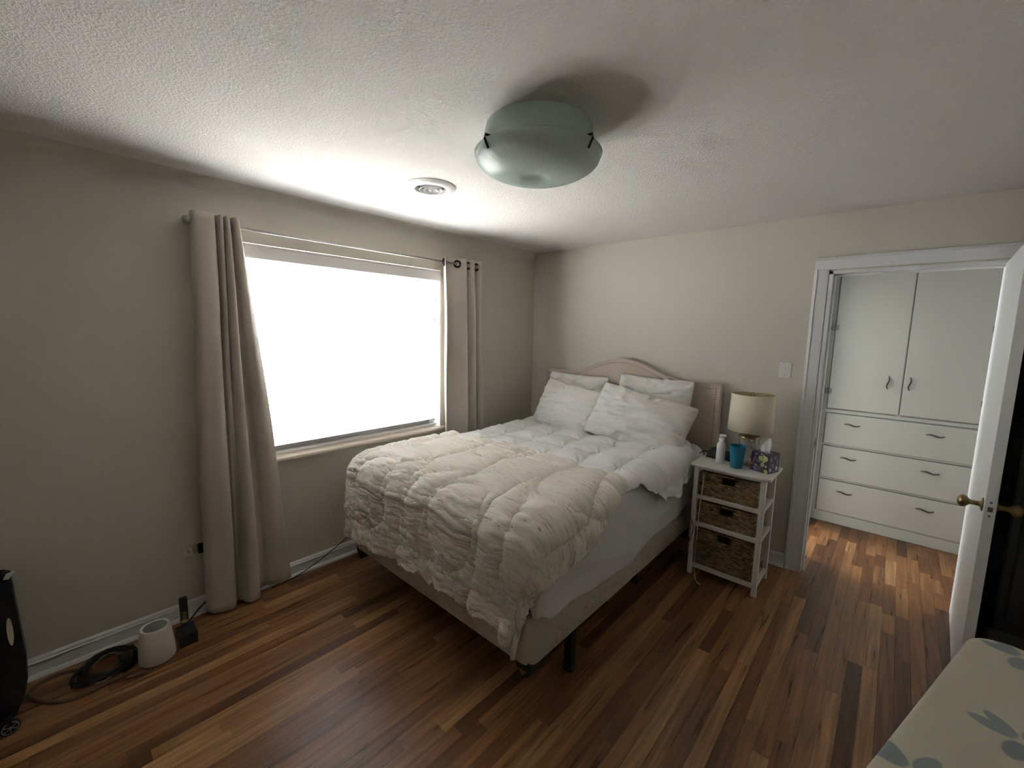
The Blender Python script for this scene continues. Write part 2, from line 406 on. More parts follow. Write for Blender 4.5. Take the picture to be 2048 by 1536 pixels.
# floor: dark sub-floor and oak strips
bm = BM(); box(bm, 0, RX, RY, 0, -0.06, -0.016); box(bm, 0.0, 4.2, 0, 1.9, -0.06, -0.016)
floor = struct(obj('floor', bm, 'subfloor'), 'oak strip floor with planks of mixed brown tones')
PW = 0.060
def project(x, y, z):
    d = Vector((x, y, z)) - CAM; zz = d.dot(fwd)
    if zz < 0.05: return None
    return (1024 + F_PX * d.dot(cr) / zz, 768 - F_PX * d.dot(cu) / zz, zz)
planks = []
ncol = int(math.ceil(RX / PW))
for c in range(ncol + 8):
    x0 = c * PW
    yA, yB = RY, 0.0
    if x0 + PW > DX0 - 0.06: yB = 1.9 if x0 > 2.3 else 0.0
    if x0 >= RX: yA = 0.0; yB = 1.9
    if x0 >= 4.2: continue
    y = yA - random.random() * 0.8
    while y < yB:
        L = random.choice([0.45, 0.7, 0.95, 1.2, 1.5, 1.8])
        if y > -0.4: L = random.choice([0.22, 0.3, 0.42, 0.55])
        a, b2 = max(y, yA), min(y + L, yB)
        if b2 - a > 0.03: planks.append((x0, a, b2))
        y += L
def vis(pk):
    x, a, b2 = pk; best = 0
    for t in np.linspace(0, 1, 7):
        yy = a + (b2 - a) * t
        q = project(x + PW / 2, yy, 0)
        if q and -40 < q[0] < 2090 and 0 < q[1] < 1580:
            if yy > 0 and not (DX0 - .15 < x < DX1 + .1 and yy < HY): continue
            if x > 3.3 and yy < -0.2: continue
            best = max(best, (b2 - a) / 7 / q[2] ** 2) if False else best + (b2 - a) / q[2] ** 2
    return best
sc = sorted(planks, key=vis, reverse=True)
near = [p for p in sc if vis(p) > 0][:290]
rest = [p for p in planks if p not in set(near)]
pb = BM(); box(pb, 0, 1, 0, 1, 0, 1)
bmesh.ops.delete(pb, geom=[f for f in pb.faces if f.normal.z < -0.5], context='FACES')
plank_me = bm_mesh(pb, 'plank'); plank_me.materials.append(M['plank'])
for x0, a, b2 in near:
    o = bpy.data.objects.new('plank', plank_me); COL.objects.link(o); o.parent = floor
    o.location = (x0 + 0.0004, a + 0.0002, -0.018 + random.uniform(-0.0001, 0.0001)); o.scale = (PW - 0.0008, b2 - a - 0.0004, 0.018)
bm = BM()
for x0, a, b2 in rest: box(bm, x0 + 0.0006, x0 + PW - 0.0006, a + 0.0006, b2 - 0.0006, -0.018, 0)
o = obj('plank_field', bm, 'plank', floor); o['kind'] = 'stuff'

# ceiling
bm = BM(); VX, VY, VH = 0.852, -1.960, 0.086
box(bm, -T, VX - VH, RY - T, 2.05, H, H + 0.08); box(bm, VX + VH, 4.4, RY - T, 2.05, H, H + 0.08)
box(bm, VX - VH, VX + VH, RY - T, VY - VH, H, H + 0.08); box(bm, VX - VH, VX + VH, VY + VH, 2.05, H, H + 0.08)
struct(obj('ceiling', bm, 'ceiling'), 'off-white sprayed texture ceiling')

# window wall (x = 0) with coved top
bm = BM()
box(bm, -T, 0, RY - T, WY0, -0.06, H); box(bm, -T, 0, WY1, T, -0.06, H)
box(bm, -T, 0, WY0, WY1, -0.06, WZ0); box(bm, -T, 0, WY0, WY1, WZ1, H)
wl = struct(obj('wall_left', bm, 'wall'), 'greige painted wall with the window')
R = 0.065
arc = [(0.0, H - R)] + [(R - R * math.cos(t), H - R + R * math.sin(t)) for t in np.linspace(0.1, PI / 2 - 0.05, 8)] + [(R, H + 0.002), (-0.01, H + 0.002), (-0.01, H - R)]
auto(obj('cove', prism(BM(), arc, 'y', RY, 0.0), 'wall', wl), 30)

# headboard wall (y = 0) with doorway
bm = BM()
box(bm, 0, DX0, 0, T, -0.06, H); box(bm, DX1, 4.4, 0, T, -0.06, H); box(bm, DX0, DX1, 0, T, DZ, H)
struct(obj('wall_back', bm, 'wall'), 'greige painted wall behind the headboard')
struct(boxo('wall_right', (RX, RX + T, RY - T, 0, -0.06, H), 'wall'))
struct(boxo('wall_front', (0, RX, RY - T, RY, -0.06, H), 'wall'))
# hall beyond the doorway
bm = BM(); box(bm, 2.27, 2.39, 0.12, 0.34, -0.06, H); box(bm, 2.27, 2.39, 1.0, 1.9, -0.06, H); box(bm, 2.27, 2.39, 0.34, 1.0, 2.06, H)
struct(obj('wall_hall_left', bm, 'hallwhite'))
bm = BM(); box(bm, -T, 4.3, 1.9, 2.02, -0.06, H); box(bm, -T, 0.0, 0.12, 2.02, -0.06, H); box(bm, 4.2, 4.3, 0.12, 1.9, -0.06, H); box(bm, 3.425, 4.2, 1.165, 1.9, -0.06, H)
struct(obj('wall_hall_back', bm, 'hallwhite'))
# hall opening casing on the left (bright white)
bm = BM(); box(bm, 2.385, 2.405, 1.0, 1.075, 0, 2.13, 0.003); box(bm, 2.30, 2.40, 0.985, 1.005, 0, 2.06)
struct(obj('trim_6', bm, 'trim'), 'white casing of the side opening in the hall')

# baseboards: profile (offset from wall, z)
BP = [(0, 0), (0.028, 0), (0.028, 0.006), (0.024, 0.016), (0.015, 0.021), (0.0135, 0.068), (0.0165, 0.071), (0.0165, 0.076), (0.0125, 0.080), (0.0105, 0.090), (0.004, 0.097), (0, 0.098)]
o = obj('baseboard_left', prism(BM(), BP, 'y', RY, 0.0), 'trim'); struct(auto(o, 25), 'white moulded baseboard under the window')
o = obj('baseboard_back', prism(BM(), [(-p, z) for p, z in BP], 'x', 0.0, 2.394), 'trim'); struct(auto(o, 25), 'white moulded baseboard behind bed and nightstand')
o = obj('baseboard_right', prism(BM(), [(-p, z) for p, z in BP], 'x', 3.335, RX), 'trim'); struct(auto(o, 25))

# door casing (trim) and jambs
def casing_profile(w): return [(0, 0), (0, 0.012), (0.004, 0.018), (0.016, 0.021), (0.018, 0.014), (w - 0.01, 0.015), (w, 0.011), (w, 0)]
cp = casing_profile(0.078)
bm = BM(); prism(bm, [(2.396 + a, -b) for a, b in cp], 'z', 0, 2.090)
struct(auto(obj('trim_1', bm, 'trim'), 25), 'white casing left of the doorway')
bm = BM(); prism(bm, [(-b, 2.167 - a) for a, b in cp], 'x', 2.396, 3.336)
struct(auto(obj('trim_2', bm, 'trim'), 25), 'white head casing over the doorway')
bm = BM(); prism(bm, [(3.334 - a, -b) for a, b in cp], 'z', 0, 2.090)
struct(auto(obj('trim_3', bm, 'trim'), 25), 'white casing right of the doorway')
bm = BM(); box(bm, DX0 - 0.001, DX0 + 0.018, -0.008, T + 0.01, 0, DZ); box(bm, DX1 - 0.006, DX1 + 0.004, 0.03, T + 0.01, 0, DZ); box(bm, DX0, DX1, -0.008, T + 0.01, DZ - 0.018, DZ + 0.001)
box(bm, DX0 + 0.018, DX0 + 0.030, 0.035, 0.075, 0, DZ - 0.018, 0.002); box(bm, DX0 + 0.018, DX1 - 0.006, 0.035, 0.075, DZ - 0.030, DZ - 0.018, 0.002)
jm = struct(obj('trim_4', bm, 'trim'), 'white door jamb with stop')
bm = BM(); box(bm, DX0 + 0.017, DX0 + 0.0195, 0.0, 0.03, 0.90, 0.97); box(bm, DX0 + 0.018, DX0 + 0.024, -0.008, 0.004, 0.92, 0.95, 0.002)
obj('strike_plate', bm, 'brass', jm)

# open door leaf, hinged on the right jamb
hx, hy, lx, ly = 3.2365, 0.012, 3.1975, -0.802
dv = Vector((lx - hx, ly - hy, 0)); dl = dv.length; ang = math.atan2(dv.y, dv.x)
door = bpy.data.objects.new('door_1', box(BM(), 0, dl, 0, 0.036, 0.012, 2.062, 0.002) and None)
COL.objects.link(door); door.location = (hx, hy, 0); door.rotation_euler = (0, 0, ang)
struct(door, 'white flush door standing open into the room')
bm = BM(); box(bm, 0, dl, 0, 0.036, 0.012, 2.062, 0.0015)
leaf = obj('door_leaf', bm, 'trim', door)
# local: x along the leaf from hinge to latch, +y is the side away from the doorway
ks, kz = dl - 0.062, 0.936
for sgn, base in ((-1, 0.0), (1, 0.036)):
    prof = [(0.030, 0.0), (0.031, 0.002), (0.026, 0.006), (0.013, 0.009), (0.0105, 0.016), (0.0105, 0.036), (0.014, 0.043), (0.022, 0.049), (0.0265, 0.058), (0.0265, 0.066), (0.021, 0.075), (0.010, 0.080), (0.001, 0.081)]
    bm = BM(); lathe(bm, prof, n=24)
    me = bm_mesh(bm, 'knob', True)
    k = link('knob', me, 'brass', door); k.location = (ks, base, kz); k.rotation_euler = (-sgn * PI / 2, 0, 0)
    k['label'] = 'aged brass door knob'
bm = BM(); box(bm, dl - 0.0005, dl + 0.0012, 0.006, 0.030, kz - 0.04, kz + 0.04)
lp = obj('latch_plate', bm, 'trim', door)
bm = BM(); box(bm, dl, dl + 0.004, 0.010, 0.026, kz - 0.011, kz + 0.011, 0.002); obj('latch_bolt', bm, 'handle', lp)
for dz in (-0.030, 0.030):
    bm = BM(); box(bm, dl, dl + 0.002, 0.014, 0.022, kz + dz - 0.004, kz + dz + 0.004, 0.001); obj('screw', bm, 'handle', lp)

# light switch
t = empty('light_switch', (2.283, 0, 1.417), 'white toggle light switch plate on wall left of the doorway', 'light switch')
keep(t, boxo('switch_plate', (2.245, 2.321, -0.006, 0.0, 1.362, 1.475), 'whiteplastic', bev=0.002),
     obj('toggle', box(box(BM(), 2.2775, 2.2885, -0.009, -0.005, 1.405, 1.432), 2.2795, 2.2865, -0.018, -0.006, 1.417, 1.428, 0.001), 'whiteplastic'),
     *[obj('screw', box(BM(), 2.281, 2.285, -0.0072, -0.005, z, z + 0.004), 'handle') for z in (1.386, 1.447)])

# window: frame, pane, sill
wf = bpy.data.objects.new('window_1', None); COL.objects.link(wf); struct(wf, 'daylit window behind closed white blinds')
bm = BM()
for y0, y1, z0, z1 in ((WY0, WY1, WZ0, WZ0 + 0.05), (WY0, WY1, WZ1 - 0.05, WZ1), (WY0, WY0 + 0.05, WZ0, WZ1), (WY1 - 0.05, WY1, WZ0, WZ1), ((WY0 + WY1) / 2 - 0.025, (WY0 + WY1) / 2 + 0.025, WZ0, WZ1)):
    box(bm, -0.118, -0.088, y0, y1, z0, z1)
obj('window_frame', bm, 'trim', wf)
for a, b2 in ((WY0 + 0.05, (WY0 + WY1) / 2 - 0.025), ((WY0 + WY1) / 2 + 0.025, WY1 - 0.05)):
    boxo('window_pane', (-0.105, -0.102, a, b2, WZ0 + 0.05, WZ1 - 0.05), 'pane', wf)
bm = BM(); box(bm, -0.09, -0.002, WY1 - 0.012, WY1, WZ0, WZ1); box(bm, -0.09, -0.002, WY0, WY0 + 0.012, WZ0, WZ1)
obj('reveal', bm, 'trim', wf)
bm = BM(); prism(bm, [(-0.09, 0.800), (0.030, 0.800), (0.046, 0.806), (0.052, 0.818), (0.048, 0.830), (0.036, 0.836), (-0.09, 0.836)], 'y', WY0 - 0.02, WY1 + 0.03)
auto(obj('window_sill', bm, 'sill', wf), 40)
# lawn outside
struct(boxo('ground_outside', (-14, -0.6, -14, 10, -0.7, -0.6), 'grass'))

# ================================================================== BLIND
bl = empty('window_blind', (0, (WY0 + WY1) / 2, WZ1), 'white two-inch slat blind lowered across the window', 'blind')
BX = -0.038
ya, yb = WY0 + 0.02, WY1 - 0.035
parts = [boxo('valance', (-0.012, 0.006, WY0 + 0.006, WY1 - 0.012, 2.048, 2.126), 'valance', bev=0.004),
         obj('valance_lip', box(BM(), -0.012, 0.011, WY0 + 0.006, WY1 - 0.012, 2.118, 2.131, 0.003), 'valance')]
slat_bm = BM()
sec = [(-0.0255, 0.0), (-0.013, 0.0028), (0, 0.0038), (0.013, 0.0028), (0.0255, 0.0), (0.0255, -0.0026), (0, 0.0010), (-0.0255, -0.0026)]
prism(slat_bm, sec, 'y', ya, yb)
slat_me = bm_mesh(slat_bm, 'slat')
for p in slat_me.polygons: p.use_smooth = False
slat_me.materials.append(M['slat'])
NS = 26
for i in range(NS):
    z = 2.030 - i * (2.030 - 0.880) / (NS - 1)
    o = bpy.data.objects.new('slat', slat_me); COL.objects.link(o)
    o.location = (BX, 0, z); o.rotation_euler = (random.uniform(-0.0006, 0.0006), -math.radians(55 + random.uniform(-0.5, 0.5)), 0)
    parts.append(o)
br = boxo('bottom_rail', (BX - 0.024, BX + 0.024, ya, yb, 0.843, 0.861), 'valance', bev=0.004)
parts.append(br)
for i, yy in enumerate((-2.615, -2.30, -1.965, -1.62, -1.335)):
    bm = BM(); rr = 0.0016 if i % 2 == 0 else 0.0011
    tube(bm, [(BX + 0.028, yy, 0.852), (BX + 0.028, yy, 2.05)], rr, 6)
    parts.append(obj('ladder_cord', bm, 'valance'))
bm = BM(); tube(bm, [(0.008, -2.655, 2.045), (0.012, -2.652, 1.3)], 0.0045, 8); parts.append(obj('tilt_wand', bm, 'valance'))
for k, zz in enumerate((1.90, 1.75)):
    bm = BM(); tube(bm, [(0.004, -1.275 - 0.012 * k, 2.05), (0.006, -1.275 - 0.012 * k, zz)], 0.0012, 6)
    cdo = obj('pull_cord', bm, 'valance'); parts.append(cdo)
    bm = BM(); lathe(bm, [(0.003, zz + 0.012), (0.006, zz - 0.004), (0.0075, zz - 0.028), (0.005, zz - 0.031)], 0.006, -1.275 - 0.012 * k, 10)
    parts.append(obj('tassel', bm, 'offwhite', None, True))
keep(bl, *parts)

# ================================================================== CURTAIN ROD AND CURTAINS
RXR, RZR = 0.090, 2.192
rod = empty('curtain_rod', (0, -1.9, RZR), 'thin metal curtain rod with ball finials above the window', 'curtain rod')
bm = BM(); tube(bm, [(RXR, -2.90, RZR), (RXR, -0.872, RZR)], 0.0075, 12); r1 = obj('rod', bm, 'metal', None, True)
bm = BM(); sphere(bm, (RXR, -2.925, RZR), 0.022, 20); f1 = obj('finial', bm, 'metal', None, True)
bm = BM(); sphere(bm, (RXR, -0.855, RZR), 0.018, 20); f2 = obj('finial', bm, 'metal', None, True)
bs = []
for yy in (-2.865, -0.905):
    bm = BM(); box(bm, 0.0, 0.006, yy - 0.012, yy + 0.012, RZR - 0.045, RZR + 0.02, 0.002); tube(bm, [(0.003, yy, RZR - 0.02), (0.06, yy, RZR - 0.02), (RXR, yy, RZR - 0.012)], 0.005, 8)
    bs.append(obj('bracket', bm, 'metal'))
keep(rod, r1, f1, f2, *bs)

def curtain(name, top, bot, zt, zb, label, n_s=10, nz=60, zhem=None, power=0.8):
    A = np.array([list(v)[:2] for v in catmull([(a, b, 0) for a, b in top], n_s)])
    B = np.array([list(v)[:2] for v in catmull([(a, b, 0) for a, b in bot], n_s)])
    n = len(A); P = np.zeros((n, nz, 3))
    for j in range(nz):
        t = j / (nz - 1); w = t ** power
        q = A * (1 - w) + B * w
        s = np.linspace(0, 1, n)
        # soft drift of the folds on the way down
        q[:, 1] += 0.006 * np.sin(3 * PI * t + 9 * s) * min(1, 4 * t)
        q[:, 0] += 0.006 * np.sin(2 * PI * t + 4 * s) * min(1, 4 * t) * (1 - t)
        q[:, 1] = np.maximum(q[:, 1], 0.033)
        zbb = zb if zhem is None else np.interp(s, *zhem)
        P[:, j, 0] = q[:, 1]; P[:, j, 1] = q[:, 0]; P[:, j, 2] = zt * (1 - t) + zbb * t
    me = grid_mesh(name, P); o = link(name, me, 'curtain'); solid(o, 0.003, 0)
    return o, A
topL = [(-2.905, 0.060), (-2.912, 0.095), (-2.900, 0.128), (-2.865, 0.138), (-2.820, 0.132), (-2.806, 0.095), (-2.803, 0.060), (-2.795, 0.095), (-2.790, 0.125), (-2.778, 0.130), (-2.769, 0.100), (-2.766, 0.062), (-2.760, 0.095), (-2.756, 0.125), (-2.746, 0.128), (-2.740, 0.095), (-2.737, 0.062), (-2.729, 0.085), (-2.722, 0.122), (-2.705, 0.128), (-2.698, 0.095)]
botL = [(-2.955, 0.040), (-2.965, 0.080), (-2.945, 0.115), (-2.905, 0.128), (-2.855, 0.132), (-2.826, 0.110), (-2.818, 0.065), (-2.806, 0.050), (-2.800, 0.055), (-2.790, 0.060), (-2.782, 0.085), (-2.776, 0.112), (-2.760, 0.136), (-2.728, 0.138), (-2.705, 0.125), (-2.695, 0.085), (-2.685, 0.050), (-2.650, 0.040), (-2.620, 0.062), (-2.570, 0.090), (-2.508, 0.085)]
cl, _ = curtain('curtain', topL, botL, 2.237, 0.02, '', zhem=([0, 0.2, 0.45, 0.6, 0.75, 0.85, 0.95, 1.0], [0.045, 0.012, 0.012, 0.020, 0.020, 0.030, 0.030, 0.048]))
tag(cl, 'long beige grommet curtain bunched on the window side nearest the wall outlet', 'curtain')
topR = [(-1.262, 0.120), (-1.255, 0.095), (-1.235, 0.060), (-1.19, 0.052), (-1.13, 0.085), (-1.075, 0.128), (-1.055, 0.135), (-1.043, 0.105), (-1.035, 0.058), (-1.015, 0.062), (-0.985, 0.120), (-0.965, 0.132), (-0.95, 0.095), (-0.94, 0.055), (-0.92, 0.068), (-0.89, 0.118), (-0.872, 0.130), (-0.862, 0.095), (-0.856, 0.060)]
botR = [(-1.240, 0.120), (-1.230, 0.090), (-1.205, 0.060), (-1.16, 0.055), (-1.10, 0.085), (-1.045, 0.130), (-1.02, 0.140), (-1.00, 0.105), (-0.985, 0.055), (-0.965, 0.058), (-0.93, 0.115), (-0.905, 0.135), (-0.888, 0.095), (-0.875, 0.050), (-0.86, 0.058), (-0.838, 0.110), (-0.822, 0.125), (-0.812, 0.090), (-0.806, 0.055)]
crr, _ = curtain('curtain', topR, botR, 2.237, 0.02, '')
tag(crr, 'beige grommet curtain hanging behind the bed near the room corner', 'curtain')
def grommet(par, y, x, yaw):
    bm = BM()
    ring = [(0.025 * math.cos(a), 0, 0.025 * math.sin(a)) for a in np.linspace(0, 2 * PI, 24, endpoint=False)]
    tube(bm, ring, 0.009, 8, True)
    me = bm_mesh(bm, 'grommet', True); g = link('grommet', me, 'darkmetal', par); g.location = (x, y, RZR); g.rotation_euler = (0, 0, yaw)
    g['label'] = 'dark metal grommet ring'
    return g
for yy, xx, ya_ in ((-1.118, 0.092, math.radians(52)), (-1.000, 0.092, math.radians(60)), (-1.247, 0.085, math.radians(-62)), (-0.905, 0.092, math.radians(52))):
    grommet(crr, yy, xx, ya_)

# ================================================================== CEILING FIXTURES
LX, LY, ZR, LR, LD = 1.737, -2.113, 2.340, 0.248, 0.096
cf = empty('ceiling_light', (LX, LY, H), 'frosted pale green glass bowl ceiling light, switched off', 'ceiling light')
bm = BM(); lathe(bm, [(0.203, H), (0.206, H - 0.012), (0.216, H - 0.055), (0.230, H - 0.090), (0.20, H - 0.094), (0.02, H - 0.094)], LX, LY, 48)
pan = auto(obj('ceiling_pan', bm, 'bowl'), 40)
def bowl_prof(n=22):
    P = []
    for k in range(n + 1):
        r = LR * (1 - k / n)
        z = ZR - LD * math.sqrt(max(0, 1 - (r / LR) ** 2))
        # dimple in the middle
        z += 0.030 * math.exp(-(r / 0.055) ** 2)
        P.append((max(r, 0.002), z))
    return P
bp_ = bowl_prof()
bm = BM(); lathe(bm, [(LR - 0.004, ZR + 0.003)] + bp_, LX, LY, 96, cap0=False)
bowl = obj('glass_bowl', bm, 'bowl', None, True); solid(bowl, 0.005, -1)
bm = BM()
for i in range(44):
    a = 2 * PI * i / 44 + 0.03; strip = []
    for r, z in bp_[1:-2]:
        w = 0.0013 * min(1, r / 0.12) + 0.0003
        c, s = math.cos(a), math.sin(a); nx, ny = -s, c
        rr, zz = r * 1.004, z - 0.0010
        strip.append((bm.verts.new((LX + rr * c + w * nx, LY + rr * s + w * ny, zz)), bm.verts.new((LX + rr * c - w * nx, LY + rr * s - w * ny, zz))))
    for q in range(len(strip) - 1):
        bm.faces.new((strip[q][0], strip[q][1], strip[q + 1][1], strip[q + 1][0]))
st = obj('etched_stripes', bm, 'bowlstripe'); st['label'] = 'lighter radial stripes in the glass'
clips = []
cdir = math.atan2(CAM.y - LY, CAM.x - LX)
for off in (49, -49, 180):
    a = cdir + math.radians(off)
    bm = BM()
    c, s = math.cos(a), math.sin(a)
    def q(r, z): return (LX + r * c, LY + r * s, z)
    tube(bm, [q(LR - 0.055, ZR + 0.012), q(LR + 0.002, ZR + 0.010), q(LR + 0.005, ZR - 0.004), q(LR - 0.012, ZR - 0.034)], 0.0042, 6)
    clips.append(obj('clip', bm, 'darkmetal'))
keep(cf, pan, bowl, st, *clips)

vx, vy = 0.852, -1.960
vt = empty('ceiling_vent', (vx, vy, H), 'round white ceiling air vent with concentric rings', 'vent')
bm = BM(); lathe(bm, [(0.138, H + 0.001), (0.138, H - 0.004), (0.125, H - 0.014), (0.098, H - 0.020), (0.088, H - 0.018), (0.082, H - 0.004), (0.082, H + 0.001)], vx, vy, 48, False, False)
v1 = auto(obj('flange', bm, 'ventwhite'), 40)
bm = BM(); lathe(bm, [(0.0835, H - 0.003), (0.0835, H + 0.42)], vx, vy, 32, False, True); v2 = auto(obj('duct', bm, 'duct'), 40)
vs = []
for r0 in (0.058, 0.034):
    bm = BM(); lathe(bm, [(r0 - 0.003, H - 0.006), (r0 + 0.003, H - 0.022), (r0 + 0.006, H - 0.022), (r0, H - 0.006)], vx, vy, 36, False, False)
    vs.append(auto(obj('ring', bm, 'ventwhite'), 40))
bm = BM(); lathe(bm, [(0.010, H), (0.012, H - 0.02), (0.008, H - 0.026), (0.001, H - 0.027)], vx, vy, 16); vs.append(obj('hub', bm, 'ventwhite', None, True))
keep(vt, v1, v2, *vs)

# ================================================================== BED
BX0, BX1, BY0, BY1 = 0.290, 1.815, -2.175, -0.115
bed = empty('bed', (1.05, -1.15, 0), 'queen bed with camelback beige linen headboard and quilted box spring', 'bed')
# headboard
def hb_outline():
    x0, x1, zs, zp = 0.255, 1.900, 1.284, 1.432
    pts = [(x0, 0.32), (x0, zs)]
    for t in np.linspace(0, 1, 41):
        x = 0.52 + (1.63 - 0.52) * t
        k = abs(t - 0.5) * 2
        # hump with reverse-curve shoulders
        pts.append((x, zs + (zp - zs) * (0.5 + 0.5 * math.cos(PI * k)) ** 0.92))
    pts += [(x1, zs), (x1, 0.32)]
    return pts
ho = hb_outline()
bm = BM(); prism(bm, ho, 'y', -0.088, -0.032)
bmesh.ops.bevel(bm, geom=[e for e in bm.edges if abs(e.verts[0].co.y - e.verts[1].co.y) < 1e-4 and e.verts[0].co.y < -0.06], offset=0.010, segments=3, profile=0.6, affect='EDGES')
hb = auto(obj('headboard', bm, 'linen'), 35); hb['label'] = 'beige linen camelback headboard with nailhead trim'
# nailheads along an inset path
ins = 0.035
path = [(1.900 - ins, 0.62), (1.900 - ins, 1.284 - ins)]
hump = [(x, z - ins) for x, z in ho[2:-2]]
path += hump[::-1] + [(0.255 + ins, 1.284 - ins), (0.255 + ins, 0.62)]
bm = BM(); bmesh.ops.create_uvsphere(bm, u_segments=8, v_segments=5, radius=0.0062, matrix=Matrix.Diagonal((1, 0.55, 1, 1)))
nail_me = bm_mesh(bm, 'nailhead', True); nail_me.materials.append(M['nail'])
d = 0.0; acc = 0.0; step = 0.021
for (xa, za), (xb, zb) in zip(path[:-1], path[1:]):
    L = math.hypot(xb - xa, zb - za); s = acc
    while s < L:
        t = s / L; o = bpy.data.objects.new('nailhead', nail_me); COL.objects.link(o); o.parent = hb
        o.location = (xa + (xb - xa) * t, -0.0885, za + (zb - za) * t)
        s += step
    acc = s - L
hleg = [boxo('headboard_leg', (x - 0.03, x + 0.03, -0.075, -0.035, 0, 0.34), 'blackmetal') for x in (0.42, 1.70)]
# box spring
def rounded_rect(x0, x1, y0, y1, r, n=8):
    pts = []
    for cx, cy, a0 in ((x1 - r, y1 - r, 0), (x0 + r, y1 - r, PI / 2), (x0 + r, y0 + r, PI), (x1 - r, y0 + r, 1.5 * PI)):
        for k in range(n + 1):
            a = a0 + PI / 2 * k / n; pts.append((cx + r * math.cos(a), cy + r * math.sin(a)))
    return pts
def slab(x0, x1, y0, y1, z0, z1, r, e, mat, name):
    bm = BM(); rings = []
    lv = [(e, z0)] + [(e - e * math.sin(t), z0 + e - e * math.cos(t)) for t in np.linspace(0.4, PI / 2, 4)] + [(e - e * math.sin(t), z1 - e + e * math.cos(t)) for t in np.linspace(PI / 2, 0.4, 4)] + [(e, z1)]
    for ii, z in lv: rings.append([bm.verts.new((p[0], p[1], z)) for p in rounded_rect(x0 + ii, x1 - ii, y0 + ii, y1 - ii, r)])
    for A, B in zip(rings[:-1], rings[1:]):
        for k in range(len(A)): bm.faces.new((A[k], A[(k + 1) % len(A)], B[(k + 1) % len(A)], B[k]))
    bm.faces.new(rings[0][::-1]); bm.faces.new(rings[-1])
    return auto(obj(name, bm, mat), 50)
bs_o = slab(BX0, BX1, BY0, BY1, 0.20, 0.425, 0.055, 0.012, 'damask', 'box_spring'); bs_o['label'] = 'beige quilted damask box spring'
# stitched ribs on the box spring side and foot
bm = BM()
yy = -2.12
while yy < -0.40:
    tube(bm, [(BX1 - 0.0012, yy, 0.412), (BX1 - 0.0012, yy + 0.26, 0.215)], 0.0030, 6); yy += 0.10
rb = obj('quilting_rib', bm, 'damask'); rb['kind'] = 'stuff'
mt_o = slab(BX0 + 0.005, BX1 - 0.005, BY0 + 0.005, BY1 - 0.005, 0.425, 0.795, 0.09, 0.06, 'sheet', 'mattress')
legs = []
for x, y in ((1.800, -1.845), (1.700, -0.925), (0.36, -1.845), (0.36, -0.925), (1.03, -1.40)):
    bm = BM(); box(bm, x - 0.02, x + 0.02, y - 0.02, y + 0.02, 0.012, 0.205); box(bm, x - 0.027, x + 0.027, y - 0.027, y + 0.027, 0, 0.022, 0.004)
    legs.append(obj('leg', bm, 'blackmetal'))
bm = BM(); box(bm, BX0 + 0.03, BX0 + 0.06, BY0 + 0.12, BY1, 0.165, 0.199); box(bm, 1.69, 1.72, BY0 + 0.12, BY1, 0.165, 0.199)
box(bm, BX0 + 0.03, 1.72, -1.86, -1.83, 0.165, 0.199); box(bm, BX0 + 0.03, 1.72, -0.94, -0.91, 0.165, 0.199); box(bm, 1.70, 1.80, -1.86, -1.83, 0.165, 0.199)
fr_ = obj('frame_rail', bm, 'blackmetal')
guards = []
for (x, mt_) in ((BX1 - 0.10, 'black'), (BX0 + 0.0, 'redbrown')):
    s0 = x
    bm = BM(); prism(bm, [(s0 + 0.0, 0.198), (s0 + 0.02, 0.165), (s0 + 0.05, 0.128), (s0 + 0.085, 0.155), (s0 + 0.10, 0.205), (s0 + 0.06, 0.228), (s0 + 0.02, 0.222)], 'y', BY0 + 0.010, BY0 + 0.13)
    guards.append(obj('corner_guard', bm, mt_))
bm = BM(); prism(bm, [(BX1 - 0.075, 0.172), (BX1 - 0.05, 0.145), (BX1 - 0.026, 0.172)], 'y', BY0 + 0.0085, BY0 + 0.012)
em = obj('emblem', bm, 'tan'); em['label'] = 'small tan triangular emblem'
keep(bed, hb, bs_o, rb, mt_o, fr_, em, *hleg, *legs, *guards)

# ------------------------------------------------------------------ draping
def drape(X, Y, x0, x1, y0, top, off=0.0, rc=0.10, r=0.07, flare=0.0):
    """lay a flat sheet (X,Y plan coordinates) over a slab with rounded edges, foot end at y0"""
    r = r + off; rc = rc + off; x0 = x0 - off; x1 = x1 + off; y0 = y0 - off; top = top + off
    nx = np.clip(X, x0 + rc, x1 - rc); ny = np.maximum(Y, y0 + rc)
    vx_, vy_ = X - nx, Y - ny; L = np.sqrt(vx_ ** 2 + vy_ ** 2) + 1e-9
    s = L - (rc - r)
    a = np.clip(s / r, 0, PI / 2)
    hor = np.where(s <= 0, L, (rc - r) + r * np.sin(a)) + flare * np.clip(s - r * PI / 2, 0, 9)
    drop = np.where(s <= 0, 0, r * (1 - np.cos(a))) + np.clip(s - r * PI / 2, 0, 9)
    Z = top - drop
    return np.stack([nx + vx_ / L * hor, ny + vy_ / L * hor, Z], -1), np.clip(s - r * PI / 2, 0, 9)
def seam_dist(U, V, lines):
    D = np.full(U.shape, 9.0)
    for ln in lines:
        ln = np.array(ln)
        for k in range(0, len(ln), 1):
            D = np.minimum(D, (U - ln[k, 0]) ** 2 + (V - ln[k, 1]) ** 2)
    return np.sqrt(D)
TOP = 0.800
